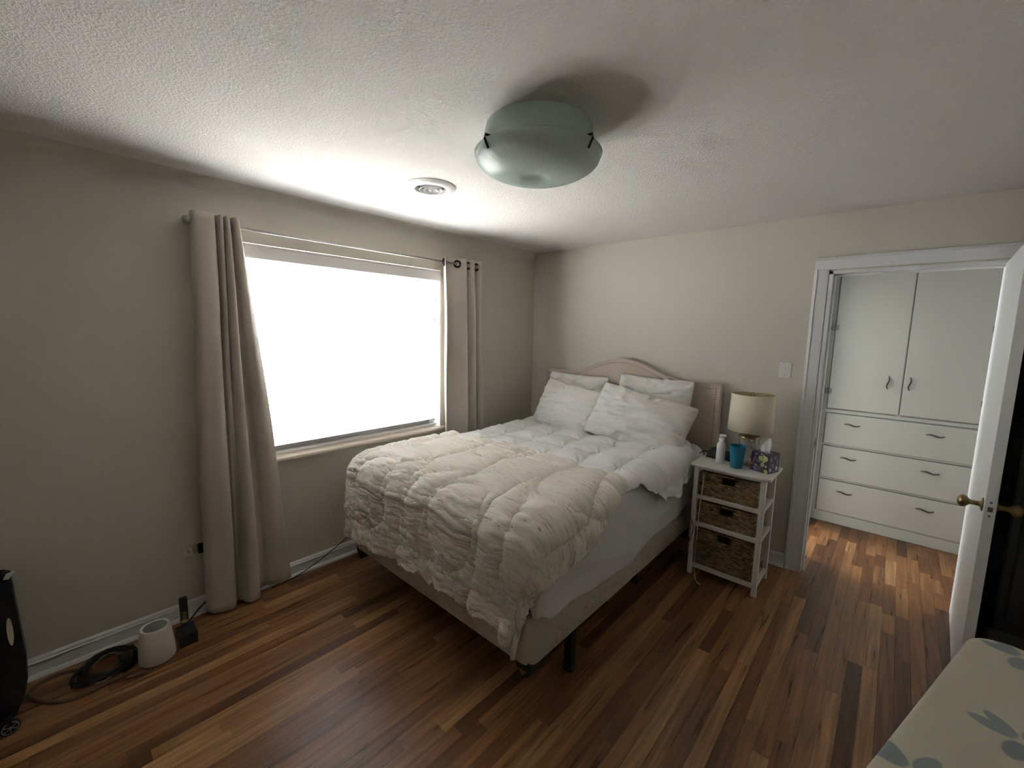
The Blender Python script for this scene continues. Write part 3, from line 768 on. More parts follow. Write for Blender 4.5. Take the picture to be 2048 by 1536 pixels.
# fitted sheet over the mattress with a loose wavy hem on the nightstand side
n, mm = 190, 200
ys = np.linspace(-0.14, -2.37, n); 
U = np.zeros((n, mm)); V = np.zeros((n, mm))
for i, y in enumerate(ys):
    hem = np.interp(-y, [0.1, 0.25, 0.45, 0.65, 1.0, 1.3, 1.7, 2.13, 2.5], [0.52, 0.50, 0.42, 0.385, 0.375, 0.335, 0.350, 0.41, 0.55])
    ovr = (TOP - hem) - 0.43 * 0.07
    U[i] = np.linspace(BX0 - 0.30, BX1 + ovr, mm); V[i] = y
P, hang = drape(U, V, BX0, BX1, BY0, TOP, 0.006, 0.10, 0.07)
N = normals(P); N *= np.sign(N[n // 2, mm // 2, 2])
w = np.clip(hang / 0.35, 0, 1)
sidemask = (U > 1.6)
fold = 0.016 * w * (ridge(V * 2.2 + U * 3.0, U * 5.5 - V * 1.2, 5, 2) - 0.45) * 2.0 * sidemask
fold += 0.012 * w ** 2 * np.sin(V * 9 + 3 * fbm(V * 3, U * 2, 3)) * sidemask
P = P + N * np.abs(fold + 0.004)[..., None]
sh = link('bed_sheet', grid_mesh('bed_sheet', P), 'sheet'); solid(sh, 0.003, 0)
tag(sh, 'smooth white sheet over the mattress hanging loose on the nightstand side', 'sheet')

# white box-stitched duvet lying over the head half
n, mm = 240, 260
ys = np.linspace(-0.20, -1.62, n)
U = np.zeros((n, mm)); V = np.zeros((n, mm))
for i, y in enumerate(ys):
    ovr = np.interp(-y, [0.2, 0.34, 0.45, 0.6, 0.8, 0.95, 1.15, 1.35, 1.62], [-0.10, -0.05, 0.05, 0.15, 0.20, 0.17, 0.06, 0.01, -0.06]) + 0.012 * math.sin(y * 31) + 0.004 * math.sin(y * 71)
    U[i] = np.linspace(BX0 - 0.20, BX1 + ovr, mm); V[i] = y
P, hang = drape(U, V, BX0, BX1, BY0, TOP, 0.022, 0.10, 0.07)
N = normals(P); N *= np.sign(N[n // 2, mm // 2, 2])
cell = 0.27
# pattern runs slightly askew
ca, sa = math.cos(0.10), math.sin(0.10)
A = (U * ca + V * sa + 0.06) / cell; B = (-U * sa + V * ca + 0.02) / cell
ds = np.minimum(np.abs(A - np.round(A)), np.abs(B - np.round(B))) * cell
dk = np.sqrt((A - np.round(A)) ** 2 + (B - np.round(B)) ** 2) * cell
h = 0.022 * (1 - np.exp(-(ds / 0.060) ** 2)) - 0.012 * np.exp(-(dk / 0.035) ** 2)
star = 0.006 * np.sin(np.arctan2(B - np.round(B), A - np.round(A)) * 9 + 5 * vnoise(A, B, 8)) * np.exp(-(dk / 0.10) ** 2)
edge = np.clip((U - 1.42) / 0.35, 0, 1)
cr_ = edge * (0.030 * (ridge(U * 5 + V * 3, V * 9 - U * 2, 21, 2) - 0.5) + 0.007 * (ridge(U * 12, V * 14, 23, 2) - 0.5))
cr_ += 0.005 * (ridge(U * 6 + V * 2, V * 10, 31, 2) - 0.5)
lift = np.clip((U - (U.max(axis=1, keepdims=True) - 0.06)) / 0.06, 0, 1)
tuck = np.clip((V + 1.40) / 0.16, 0, 1)
P = P + N * ((h + star + cr_ + 0.018 * edge) * tuck + 0.002)[..., None]
dv_o = link('duvet', grid_mesh('duvet', P), 'white_cotton'); solid(dv_o, 0.010, -1 if N[0, 0, 2] > 0 else 1)
tag(dv_o, 'thin white box-stitched duvet spread over the pillow half of the bed', 'duvet')

# cream quilted comforter over the foot end
n, mm = 460, 500
vs_ = np.linspace(0, 1, n); U = np.zeros((n, mm)); V = np.zeros((n, mm))
us = np.linspace(0, 1, mm)
xl = BX0 - 0.20
def foot_ov(x):
    hemz = np.interp(x, [0.1, 0.3, 0.57, 0.80, 1.05, 1.33, 1.68, 1.85, 2.1], [0.33, 0.31, 0.305, 0.33, 0.345, 0.352, 0.325, 0.30, 0.28])
    return (TOP + 0.03 - hemz) - 0.43 * 0.10 + 0.010 * np.sin(x * 23) + 0.006 * np.sin(x * 51)
for i, v in enumerate(vs_):
    # first pass: plan position of row i for every column
    y_top = -1.36 - 0.02 * np.sin(us * 9) - 0.012 * np.sin(us * 31 + 1)
    xr_guess = BX1 + 0.1
    xs = xl + (xr_guess - xl) * us
    y_bot = BY0 - foot_ov(xs)
    Y = y_top + (y_bot - y_top) * v
    ovr = np.interp(-Y, [1.30, 1.42, 1.55, 1.70, 1.85, 2.05, 2.2, 2.45, 2.7], [-0.01, 0.01, 0.05, 0.10, 0.17, 0.19, 0.18, 0.165, 0.16])
    U[i] = xl + (BX1 + ovr - xl) * us; V[i] = Y
P, hang = drape(U, V, BX0, BX1, BY0, TOP, 0.036, 0.115, 0.085, flare=0.02)
N = normals(P); N *= np.sign(N[10, mm // 2, 2])
# quilting lines (plan coordinates, y negative towards the foot)
lines = []
for x0 in (0.42, 0.78, 1.14, 1.50):
    lines.append([(x0 + 0.045 * math.sin((y + 1.3) * 6.0 + x0 * 5), y) for y in np.linspace(-1.36, -2.72, 70)])
for cx, cyy, a, b in ((1.34, -2.26, 0.165, 0.235), (0.62, -2.30, 0.17, 0.22), (1.34, -2.26, 0.36, 0.44), (0.62, -2.30, 0.33, 0.46), (0.98, -1.42, 0.20, 0.24), (0.24, -1.72, 0.22, 0.26), (1.70, -1.62, 0.20, 0.30)):
    lines.append([(cx + a * math.cos(t), cyy + b * math.sin(t)) for t in np.linspace(0, 2 * PI, 90)])
lines.append([(BX1 + ov - 0.115, y) for y, ov in zip(np.linspace(-1.38, -2.70, 70), np.interp(-np.linspace(-1.38, -2.70, 70), [1.30, 1.42, 1.55, 1.70, 1.85, 2.05, 2.2, 2.45, 2.7], [-0.01, 0.01, 0.05, 0.10, 0.17, 0.19, 0.18, 0.165, 0.16]))])
lines.append([(x, BY0 - foot_ov(x) + 0.11) for x in np.linspace(xl, 1.9, 90)])
lines.append([(x, -1.49) for x in np.linspace(xl, 1.9, 90)])
D = seam_dist(U, V, lines)
puff = 0.013 * (1 - np.exp(-(D / 0.032) ** 2)) - 0.012 * np.exp(-(D / 0.009) ** 2)
ux = U + 0.05 * fbm(U * 4, V * 4, 40); vy2 = V + 0.045 * fbm(U * 5, V * 3, 44)
wr = 0.011 * (ridge(ux * 5.0, vy2 * 24, 51, 2) ** 2 - 0.4) + 0.0045 * (ridge(ux * 8, vy2 * 44, 55, 2) ** 2 - 0.4)
wr *= 0.65 + 0.6 * np.exp(-(D / 0.06) ** 2)
fm = np.clip(hang / 0.12, 0, 1)
wr += fm * (0.012 * (ridge(U * 8 + V * 5, V * 12 - U * 4, 61, 2) ** 2 - 0.4) + 0.008 * (ridge(U * 20 + V * 8, V * 20, 65, 2) ** 2 - 0.4))
# hem ripples and soft pleats round the corner
wr += 0.016 * np.clip(hang / 0.35, 0, 1) ** 1.5 * np.sin(U * 24 + 4 * fbm(U * 3, V * 2, 71))
cor = np.clip((U - 1.70) / 0.12, 0, 1) * fm
wr += cor * 0.007 * np.sin((U - V) * 26)
P = P + N * (puff + np.maximum(wr, -0.022) + 0.014)[..., None]
co = link('comforter', grid_mesh('comforter', P), 'cream'); solid(co, 0.018, -1 if N[10, 100, 2] > 0 else 1)
tag(co, 'cream quilted comforter with rumpled stitching draped over the foot of the bed', 'comforter')

# ------------------------------------------------------------------ pillows
def pillow(name, w, hh, t, loc, rx, ry, rz, seed, label, mat='pillow', wr=0.010, flap=0.0):
    n = 72
    u = np.linspace(-1, 1, n); U, V = np.meshgrid(u, u, indexing='ij')
    cnr = 1 - 0.05 * (U * V) ** 6
    X = w * U * (1 - 0.055 * (1 - V ** 2) * U ** 2) * cnr; Z = hh * V * (1 - 0.075 * (1 - U ** 2) * V ** 2) * cnr
    th = t * np.clip((1 - np.abs(U) ** 2.6) * (1 - np.abs(V) ** 2.6), 0, 1) ** 0.55
    edge = np.clip((1 - np.maximum(np.abs(U), np.abs(V))) / 0.10, 0, 1)
    bulge = fbm(U * 1.5, V * 1.5, seed, 2) - 0.5
    Pf = []
    for sgn in (-1, 1):
        ang = np.arctan2(V, U)
        wk = wr * edge * (ridge(U * 2.4 + V * 1.2 + seed, V * 3.6 - U * 1.2, seed + 3, 3) - 0.55) * 2
        wk += 0.6 * wr * np.exp(-((1 - np.maximum(np.abs(U), np.abs(V))) / 0.3) ** 2) * edge * np.sin(ang * 22 + 4 * bulge)
        y = sgn * (th * (1 + 0.35 * bulge) + wk)
        Pf.append(np.stack([X, y, Z], -1))
    verts = []; faces = []
    me = bpy.data.meshes.new(name)
    idx = np.arange(n * n).reshape(n, n)
    fA = np.stack([idx[:-1, :-1], idx[1:, :-1], idx[1:, 1:], idx[:-1, 1:]], -1).reshape(-1, 4)
    fB = np.stack([idx[:-1, :-1], idx[:-1, 1:], idx[1:, 1:], idx[1:, :-1]], -1).reshape(-1, 4) + n * n
    me.from_pydata(np.concatenate([Pf[0].reshape(-1, 3), Pf[1].reshape(-1, 3)]).tolist(), [], fA.tolist() + fB.tolist())
    bmm = bmesh.new(); bmm.from_mesh(me); bmesh.ops.remove_doubles(bmm, verts=bmm.verts[:], dist=0.0008); bmesh.ops.recalc_face_normals(bmm, faces=bmm.faces[:]); bmm.to_mesh(me); bmm.free()
    for p in me.polygons: p.use_smooth = True
    o = link(name, me, mat); o.location = loc; o.rotation_euler = (math.radians(rx), math.radians(ry), math.radians(rz))
    tag(o, label, 'pillow')
    return o
pillow('pillow', 0.325, 0.225, 0.085, (0.680, -0.190, 1.055), -10, 1, 0, 3, 'plain off-white pillow propped on the headboard at the window side', wr=0.010)
pillow('pillow', 0.320, 0.235, 0.090, (1.420, -0.195, 1.080), -10, 1, -1, 9, 'plain off-white pillow propped on the headboard at the nightstand side', wr=0.013)
pillow('pillow', 0.330, 0.225, 0.095, (0.765, -0.430, 0.990), -24, 7, -4, 17, 'smooth white pillow leaning in front at the window side', wr=0.014)
pillow('pillow', 0.395, 0.235, 0.110, (1.425, -0.440, 0.992), -32, 10, 3, 29, 'wrinkled white pillow in a loose pillowcase leaning in front at the nightstand side', wr=0.022)

# ================================================================== NIGHTSTAND
NT = 0.790
ns = empty('nightstand', (2.12, -0.41, 0), 'narrow white nightstand with three wicker baskets', 'nightstand')
kids = []
bm = BM(); box(bm, 1.885, 2.366, -0.580, -0.232, NT - 0.020, NT, 0.006, 2); kids.append(obj('top', bm, 'nswhite'))
NX0, NX1, NY0, NY1 = 1.908, 2.338, -0.562, -0.250
for x in (NX0, NX1 - 0.030):
    for y in (NY0, NY1 - 0.030):
        bm = BM(); box(bm, x, x + 0.030, y, y + 0.030, 0, NT - 0.019, 0.002); kids.append(obj('leg', bm, 'nswhite'))
for z in (0.548, 0.354, 0.052):
    bm = BM(); box(bm, NX0 + 0.028, NX1 - 0.028, NY0 + 0.004, NY0 + 0.024, z, z + 0.027, 0.002); kids.append(obj('front_rail', bm, 'nswhite'))
    for x in (NX0 + 0.004, NX1 - 0.024):
        bm = BM(); box(bm, x, x + 0.020, NY0 + 0.028, NY1 - 0.028, z, z + 0.027, 0.002); kids.append(obj('side_rail', bm, 'nswhite'))
    bm = BM(); box(bm, NX0 + 0.02, NX1 - 0.02, NY0 + 0.02, NY1 - 0.01, z + 0.006, z + 0.014); kids.append(obj('shelf', bm, 'nswhite'))
bm = BM(); box(bm, NX0 + 0.028, NX1 - 0.028, NY0 + 0.004, NY0 + 0.022, NT - 0.036, NT - 0.019); kids.append(obj('apron', bm, 'nswhite'))
keep(ns, *kids)

def basket(z0, z1, label):
    x0, x1, y0, y1 = NX0 + 0.036, NX1 - 0.038, NY0 + 0.016, NY1 - 0.03
    t = empty('wicker_basket', ((x0 + x1) / 2, (y0 + y1) / 2, z0), label, 'basket')
    hx0, hx1, hz0, hz1 = (x0 + x1) / 2 - 0.040, (x0 + x1) / 2 + 0.040, z1 - 0.060, z1 - 0.010
    body = BM(); th_ = 0.005; xa_, xb_, ya_, yb_, zt_ = x0 + 0.006, x1 - 0.006, y0 + 0.008, y1, z1 - 0.004
    box(body, xa_, xb_, ya_, yb_, z0, z0 + th_); box(body, xa_, xb_, yb_ - th_, yb_, z0, zt_)
    box(body, xa_, xa_ + th_, ya_, yb_, z0, zt_); box(body, xb_ - th_, xb_, ya_, yb_, z0, zt_)
    box(body, xa_, hx0, ya_, ya_ + th_, z0, zt_); box(body, hx1, xb_, ya_, ya_ + th_, z0, zt_)      # front, with a real hand hole
    box(body, hx0, hx1, ya_, ya_ + th_, z0, hz0); box(body, hx0, hx1, ya_, ya_ + th_, hz1, zt_)
    body = obj('basket_body', body, 'liner')
    bm = BM(); rows = int((z1 - z0) / 0.0098); pitch = (z1 - z0) / rows
    def bead(c, ax, L, r, tilt):
        ring = []
        up = Vector((0, 0, 1)); a = Vector(ax); nrm = a.cross(up)
        a2 = (a + up * tilt).normalized(); b2 = a2.cross(nrm).normalized()
        for s, rr in ((-0.5, 0.35), (-0.25, 0.95), (0.25, 0.95), (0.5, 0.35)):
            ring.append([bm.verts.new(Vector(c) + a2 * (s * L) + nrm * (rr * r * math.cos(k * PI / 3)) + b2 * (rr * r * math.sin(k * PI / 3))) for k in range(6)])
        for A, B in zip(ring[:-1], ring[1:]):
            for k in range(6): bm.faces.new((A[k], A[(k + 1) % 6], B[(k + 1) % 6], B[k]))
        bm.faces.new(ring[0][::-1]); bm.faces.new(ring[-1])
    for rI in range(rows):
        z = z0 + pitch * (rI + 0.5)
        for (ax, p0, p1, fix) in (((1, 0, 0), x0, x1, y0 + 0.006), ((0, 1, 0), y0, y1, x1 - 0.004), ((0, 1, 0), y0, y1, x0 + 0.004)):
            L = 0.026; q = p0 + (0.013 if rI % 2 else 0.0) - random.random() * 0.004
            while q < p1:
                c0 = min(max(q, p0 + 0.008), p1 - 0.008)
                if ax[0] and hx0 - 0.012 < c0 < hx1 + 0.012 and hz0 - 0.002 < z < hz1 + 0.002: q += L; continue
                cc = (c0, fix + random.uniform(-0.0012, 0.0012), z) if ax[0] else (fix, c0, z)
                bead(cc, ax, L * 1.25, pitch * 0.60, 0.16 if rI % 2 else -0.16); q += L * 0.92
    wv = obj('weave', bm, 'wicker', None, True); wv['kind'] = 'stuff'
    keep(t, body, wv)
basket(0.578, 0.738, 'shallow brown wicker basket directly under the nightstand top')
basket(0.384, 0.530, 'brown wicker basket in the middle nightstand opening')
basket(0.082, 0.338, 'tall brown wicker basket in the bottom nightstand opening')

# lamp
lx_, ly_ = 2.168, -0.315
lp = empty('table_lamp', (lx_, ly_, NT), 'table lamp with cream drum shade and cut glass base', 'lamp')
bm = BM(); lathe(bm, [(0.135, 1.022), (0.128, 1.268)], lx_, ly_, 56, False, False); shd = obj('lamp_shade', bm, 'shade', None, True); solid(shd, 0.003, 0)
bm = BM(); lathe(bm, [(0.1325, 1.024), (0.1258, 1.266)], lx_, ly_, 56, False, False); shi = obj('shade_lining', bm, 'shade_in', None, True)
bm = BM(); tube(bm, [(lx_ - 0.123, ly_, 1.252), (lx_ + 0.123, ly_, 1.252)], 0.002, 6); tube(bm, [(lx_, ly_ - 0.123, 1.252), (lx_, ly_ + 0.123, 1.252)], 0.002, 6)
lathe(bm, [(0.008, 1.246), (0.010, 1.256), (0.006, 1.272), (0.001, 1.276)], lx_, ly_, 12); spd = obj('spider', bm, 'brass')
bm = BM(); lathe(bm, [(0.052, 0.792), (0.060, 0.80), (0.060, 0.83), (0.060, 0.86), (0.060, 0.89), (0.060, 0.92), (0.058, 0.95), (0.050, 0.968), (0.03, 0.975)], lx_, ly_, 28, rmod=lambda i, k: 1.0 + (0.05 if (i + k) % 2 else -0.03) * (0 < k < 7))
gb = obj('glass_base', bm, 'crystal')
bm = BM(); lathe(bm, [(0.062, 0.968), (0.066, 0.972), (0.064, 0.984), (0.02, 0.988), (0.012, 1.0), (0.012, 1.06), (0.018, 1.065), (0.018, 1.10), (0.003, 1.102)], lx_, ly_, 28); nk = auto(obj('neck', bm, 'brass'), 40)
bm = BM(); lathe(bm, [(0.064, NT), (0.064, NT + 0.006), (0.052, NT + 0.010)], lx_, ly_, 28); ft = auto(obj('foot', bm, 'brass'), 40)
keep(lp, shd, shi, spd, gb, nk, ft)

# lotion bottle
bx_, by_ = 2.030, -0.435
t = empty('lotion_bottle', (bx_, by_, NT), 'slim white lotion bottle standing beside the blue cup', 'bottle')
bm = BM(); lathe(bm, [(0.026, NT), (0.0285, NT + 0.004), (0.028, NT + 0.05), (0.0265, NT + 0.115), (0.024, NT + 0.135), (0.015, NT + 0.146)], bx_, by_, 28); a_ = obj('bottle', bm, 'whiteplastic', None, True)
bm = BM(); lathe(bm, [(0.0155, NT + 0.144), (0.016, NT + 0.150), (0.016, NT + 0.172), (0.011, NT + 0.174), (0.010, NT + 0.186)], bx_, by_, 20)
box(bm, bx_ - 0.014, bx_ + 0.026, by_ - 0.010, by_ + 0.010, NT + 0.183, NT + 0.198, 0.004, 2); b_ = auto(obj('pump_cap', bm, 'whiteplastic'), 50)
keep(t, a_, b_)
# blue cup
cx_, cy_ = 2.140, -0.465
bm = BM(); lathe(bm, [(0.034, NT), (0.036, NT + 0.002), (0.041, NT + 0.06), (0.0485, NT + 0.142), (0.050, NT + 0.148), (0.0465, NT + 0.147), (0.0385, NT + 0.06), (0.034, NT + 0.008), (0.001, NT + 0.008)], cx_, cy_, 40, True, False)
o = auto(obj('cup', bm, 'cup'), 50); tag(o, 'blue translucent plastic tumbler on the nightstand', 'cup')
# tissue box
tb = empty('tissue_box', (2.290, -0.405, NT), 'purple patterned cube tissue box with a white tissue', 'tissue box', rz=math.radians(-20))
s_ = 0.058; G1 = (0.42, 0.46, 0.16); G2 = (0.62, 0.58, 0.55); K = (0.012, 0.010, 0.016); PK = (0.40, 0.17, 0.15); GV = (0.20, 0.14, 0.24)
spots = [('xz', 0.028, 0.062, 0.045, 0.07, 0, K), ('xz', 0.006, 0.092, 0.0155, 0.0165, 0, G1), ('xz', 0.037, 0.094, 0.015, 0.017, 0, G1), ('xz', 0.025, 0.076, 0.010, 0.009, 0, G1), ('xz', 0.020, 0.053, 0.012, 0.0135, 0, G1),
         ('xz', 0.026, 0.110, 0.009, 0.006, -0.4, G1), ('xz', 0.044, 0.012, 0.012, 0.016, 0.3, G1), ('xz', -0.008, 0.070, 0.020, 0.005, -0.25, GV), ('xz', -0.026, 0.112, 0.007, 0.003, 0, G2), ('xz', -0.022, 0.040, 0.010, 0.004, -0.6, G2),
         ('xz', -0.030, 0.026, 0.007, 0.003, 0, G2), ('xz', -0.026, 0.014, 0.008, 0.003, 0, G2), ('xz', -0.046, 0.055, 0.018, 0.003, 0.8, PK), ('xz', -0.050, 0.042, 0.016, 0.003, 0.1, PK), ('xz', -0.042, 0.065, 0.014, 0.003, 1.4, PK),
         ('xz', -0.034, 0.082, 0.008, 0.010, 0, GV), ('xz', 0.042, 0.046, 0.007, 0.006, 0, G2), ('xz', 0.0, 0.022, 0.022, 0.0025, 0.5, GV), ('xz', 0.002, 0.034, 0.02, 0.002, 0.3, GV), ('xz', 0.010, 0.118, 0.006, 0.003, 0, G2)]
M['tbox'] = spots_mat('tissue_box_print', (0.055, 0.022, 0.085), spots, 0.4)
sp2 = [('yz', a_, b_, r1_, r2_, an, cc) for a_, b_, r1_, r2_, an, cc in ((-0.03, 0.09, 0.012, 0.016, 0.5, GV), (0.01, 0.10, 0.014, 0.010, 0.2, GV), (0.035, 0.07, 0.010, 0.018, 0, GV), (-0.01, 0.05, 0.014, 0.014, 0, GV), (0.03, 0.03, 0.012, 0.016, 0, G2), (-0.035, 0.025, 0.010, 0.012, 0, G2), (0.0, 0.012, 0.012, 0.006, 0, GV))]
M['tbox_side'] = spots_mat('tissue_box_side_print', (0.06, 0.035, 0.075), sp2, 0.3)
bm = BM(); box(bm, -s_, s_, -s_, s_, 0, 0.124, 0.0025)
cart = obj('carton', bm, 'tbox', tb)
cart.data.materials.append(M['tbox_side'])
for p in cart.data.polygons:
    if abs(p.normal.x) > 0.7: p.material_index = 1
boxo('opening', (-0.036, 0.036, -0.024, 0.024, 0.1235, 0.1248), 'film', tb)
# tissue: a folded sheet rising to a point
n = 14; Pt = np.zeros((n, 10, 3))
for i in range(n):
    t_ = i / (n - 1)
    for j in range(10):
        s2 = (j / 9 - 0.5) * 2
        wd = 0.030 * (1 - t_) ** 0.6 * (1 + 0.5 * math.sin(PI * t_)) + 0.002
        Pt[i, j] = (-0.006 + 0.022 * t_ ** 1.3 + s2 * wd, 0.010 * math.sin(s2 * 4 + 3 * t_) * (1 - t_) + 0.006 * t_, 0.122 + 0.096 * t_ + 0.008 * s2 * math.sin(PI * t_))
ts = link('tissue', grid_mesh('tissue', Pt), 'tissue', tb); solid(ts, 0.0012, 0); ts['label'] = 'white tissue pulled up'
# black pouch with strap
pc = empty('black_pouch', (1.975, -0.31, NT), 'crumpled black leather pouch lying behind the lotion bottle', 'pouch')
n = 40; u = np.linspace(-1, 1, n); U, V = np.meshgrid(u, u, indexing='ij')
zz = 0.052 * np.clip((1 - np.abs(U) ** 3) * (1 - np.abs(V) ** 3), 0, 1) ** 0.5 * (0.8 + 0.5 * fbm(U * 2, V * 2, 90)) * (1 - 0.25 * U) + 0.008 * (ridge(U * 3, V * 3, 95, 2) - 0.5)
zz = np.maximum(zz, 0.0)
Pp = np.stack([2.0 + 0.095 * U - 0.01 * V, -0.305 + 0.06 * V, NT + zz], -1)
Pb = Pp.copy(); Pb[..., 2] = NT
pm = grid_mesh('pouch', Pp); po = link('pouch_body', pm, 'bag')
bm = BM(); tube(bm, catmull([(1.92, -0.31, NT + 0.03), (1.895, -0.33, NT + 0.034), (1.878, -0.35, NT + 0.026), (1.872, -0.36, NT + 0.015)], 6), 0.0035, 6); stp = obj('strap', bm, 'cable_black')
keep(pc, po, stp)

# white phone cable hanging down the front of the nightstand
bm = BM()
pts = [(1.958, -0.545, 0.700), (1.962, -0.575, 0.726), (1.967, -0.590, 0.715), (1.964, -0.592, 0.62), (1.957, -0.592, 0.50), (1.955, -0.592, 0.40), (1.952, -0.592, 0.30), (1.950, -0.594, 0.18), (1.955, -0.600, 0.08), (1.965, -0.615, 0.03), (1.985, -0.640, 0.006), (2.010, -0.655, 0.005)]
tube(bm, catmull([(a + 0.014, b, c) for a, b, c in pts], 6), 0.0034, 6)
cb = obj('charging_cable', bm, 'cable_white'); tag(cb, 'thin white cable hanging over the nightstand baskets to the floor', 'cable')
bm = BM(); lathe(bm, [(0.003, 0), (0.0045, 0.002), (0.0045, 0.016), (0.003, 0.02)], n=8); pl = obj('cable_plug', bm, 'cable_white', cb); pl.location = (2.019, -0.652, 0.0055); pl.rotation_euler = (PI / 2, 0, 0.8)
bm = BM()
pts = [(1.905, -0.40, 0.77), (1.900, -0.50, 0.68), (1.903, -0.578, 0.56), (1.906, -0.582, 0.48), (1.915, -0.583, 0.41), (1.936, -0.580, 0.35), (1.925, -0.582, 0.27), (1.905, -0.575, 0.20), (1.893, -0.53, 0.12), (1.885, -0.46, 0.05), (1.86, -0.36, 0.006), (1.80, -0.26, 0.006), (1.72, -0.2, 0.006)]
tube(bm, catmull(pts, 6), 0.0024, 6)
o = obj('power_cord', bm, 'cable_brown'); tag(o, 'dark brown cord winding down the bed side leg of the nightstand', 'cable')
bm = BM(); tube(bm, catmull([(1.88, -0.10, 0.10), (1.84, -0.20, 0.12), (1.76, -0.28, 0.06), (1.80, -0.36, 0.006), (1.86, -0.22, 0.006), (1.875, -0.09, 0.006)], 6), 0.004, 6)
o = obj('power_cord', bm, 'cable_black'); tag(o, 'looped grey cord on the floor under the bed head', 'cable')

# ================================================================== HALL CABINET
hc = empty('built_in_cabinet', (2.91, HY, 0), 'white built-in hall cabinet with two tall doors over three drawers', 'cabinet')
CX0, CX1 = 2.395, 3.425
kids = [boxo('carcass', (CX0, CX1, HY + 0.012, HY + 0.5, 0.0, H - 0.002), 'hallwhite')]
bm = BM(); box(bm, CX0, 2.432, HY - 0.004, HY + 0.014, 0.0, H - 0.002); box(bm, 3.372, CX1, HY - 0.004, HY + 0.014, 0.0, H - 0.002)
box(bm, 2.432, 3.372, HY - 0.004, HY + 0.014, 0.995, 1.022); box(bm, 2.895, 2.925, HY - 0.004, HY + 0.014, 1.022, 2.33); box(bm, 2.432, 3.372, HY - 0.004, HY + 0.014, 2.33, H - 0.002)
for z in (0.078, 0.394, 0.700): box(bm, 2.432, 3.372, HY - 0.004, HY + 0.014, z, z + 0.016)
kids.append(obj('face_frame', bm, 'hallwhite'))
kids.append(boxo('plinth', (CX0, CX1, HY - 0.014, HY + 0.012, 0.0, 0.088), 'hallwhite', bev=0.003))
def wavy(bm, p0, p1, out):
    p0 = Vector(p0); p1 = Vector(p1); d_ = p1 - p0; L = d_.length; d_.normalize(); nrm = Vector((0, -1, 0)); up = nrm.cross(d_)
    pts = []
    for k in range(13):
        t = k / 12
        pts.append(p0 + d_ * (L * t) + nrm * (out * math.sin(PI * t) ** 0.6 + 0.001) + up * (0.006 * math.sin(2 * PI * t)))
    tube(bm, pts, lambda t: 0.0035 + 0.003 * math.sin(PI * t), 6)
def pull(c, vert=False):
    bm = BM(); L = 0.052
    if vert: wavy(bm, (c[0], HY - 0.018, c[2] - L), (c[0], HY - 0.018, c[2] + L), 0.022)
    else: wavy(bm, (c[0] - L, HY - 0.018, c[2]), (c[0] + L, HY - 0.018, c[2]), 0.022)
    return obj('handle', bm, 'handle', None, True)
for k, (x0, x1, hx_) in enumerate(((2.438, 2.905, 2.820), (2.914, 3.366, 2.950))):
    d_ = boxo('cabinet_door', (x0, x1, HY - 0.020, HY - 0.003, 1.034, 2.322), 'hallwhite', bev=0.003); kids.append(d_)
    hn = pull((hx_, 0, 1.292), True); hn.parent = d_
    for z in (1.185, 1.735):
        xx = x0 - 0.004 if k == 0 else x1 + 0.004
        bm = BM(); box(bm, xx - 0.024, xx - 0.003, HY - 0.025, HY - 0.004, z - 0.022, z + 0.022, 0.003); box(bm, xx + 0.003, xx + 0.024, HY - 0.025, HY - 0.004, z - 0.022, z + 0.022, 0.003); tube(bm, [(xx, HY - 0.025, z - 0.026), (xx, HY - 0.025, z + 0.026)], 0.004, 8)
        g = obj('hinge', bm, 'hinge'); g.parent = d_
for z0, z1 in ((0.716, 0.986), (0.410, 0.692), (0.098, 0.386)):
    d_ = boxo('drawer', (2.440, 3.366, HY - 0.020, HY - 0.003, z0, z1), 'hallwhite', bev=0.004); kids.append(d_)
    for xx in (2.625, 3.135):
        hn = pull((xx, 0, z0 + (z1 - z0) * 0.70)); hn.parent = d_
keep(hc, *kids)

# ================================================================== DARK WARDROBE BEHIND THE DOOR
wd = empty('wardrobe', (3.55, -0.22, 0), 'tall dark espresso cabinet with stepped plinth behind the open door', 'wardrobe')
WF = -0.42; WX0, WX1 = 3.340, 3.775
kids = [boxo('body', (WX0, WX1, WF, -0.035, 0.238, 1.92), 'wardrobe', bev=0.002)]
bm = BM(); box(bm, 3.320, WX1 + 0.003, WF - 0.012, -0.035, 0.165, 0.240, 0.002); kids.append(obj('plinth', bm, 'wardrobe'))
bm = BM(); box(bm, 3.304, WX1 + 0.006, WF - 0.022, -0.035, 0.140, 0.166, 0.002); kids.append(obj('base_moulding', bm, 'wardrobe'))
for xs in ((3.304, 3.340, 3.42, 3.42), ):
    bm = BM(); prism(bm, [(3.304, 0.142), (3.342, 0.0), (3.40, 0.0), (3.44, 0.142)], 'y', WF - 0.020, WF + 0.05); kids.append(obj('foot', bm, 'wardrobe'))
    bm = BM(); prism(bm, [(3.66, 0.142), (3.69, 0.0), (3.74, 0.0), (3.775, 0.142)], 'y', WF - 0.020, WF + 0.05); kids.append(obj('foot', bm, 'wardrobe'))
    bm = BM(); prism(bm, [(3.304, 0.142), (3.342, 0.0), (3.40, 0.0), (3.44, 0.142)], 'y', -0.10, -0.037); kids.append(obj('foot', bm, 'wardrobe'))
    bm = BM(); prism(bm, [(3.66, 0.142), (3.69, 0.0), (3.74, 0.0), (3.775, 0.142)], 'y', -0.10, -0.037); kids.append(obj('foot', bm, 'wardrobe'))
bm = BM(); box(bm, WX0 + 0.03, WX1 - 0.02, WF - 0.014, WF + 0.002, 0.30, 1.86, 0.004); kids.append(obj('cabinet_door', bm, 'wardrobe'))
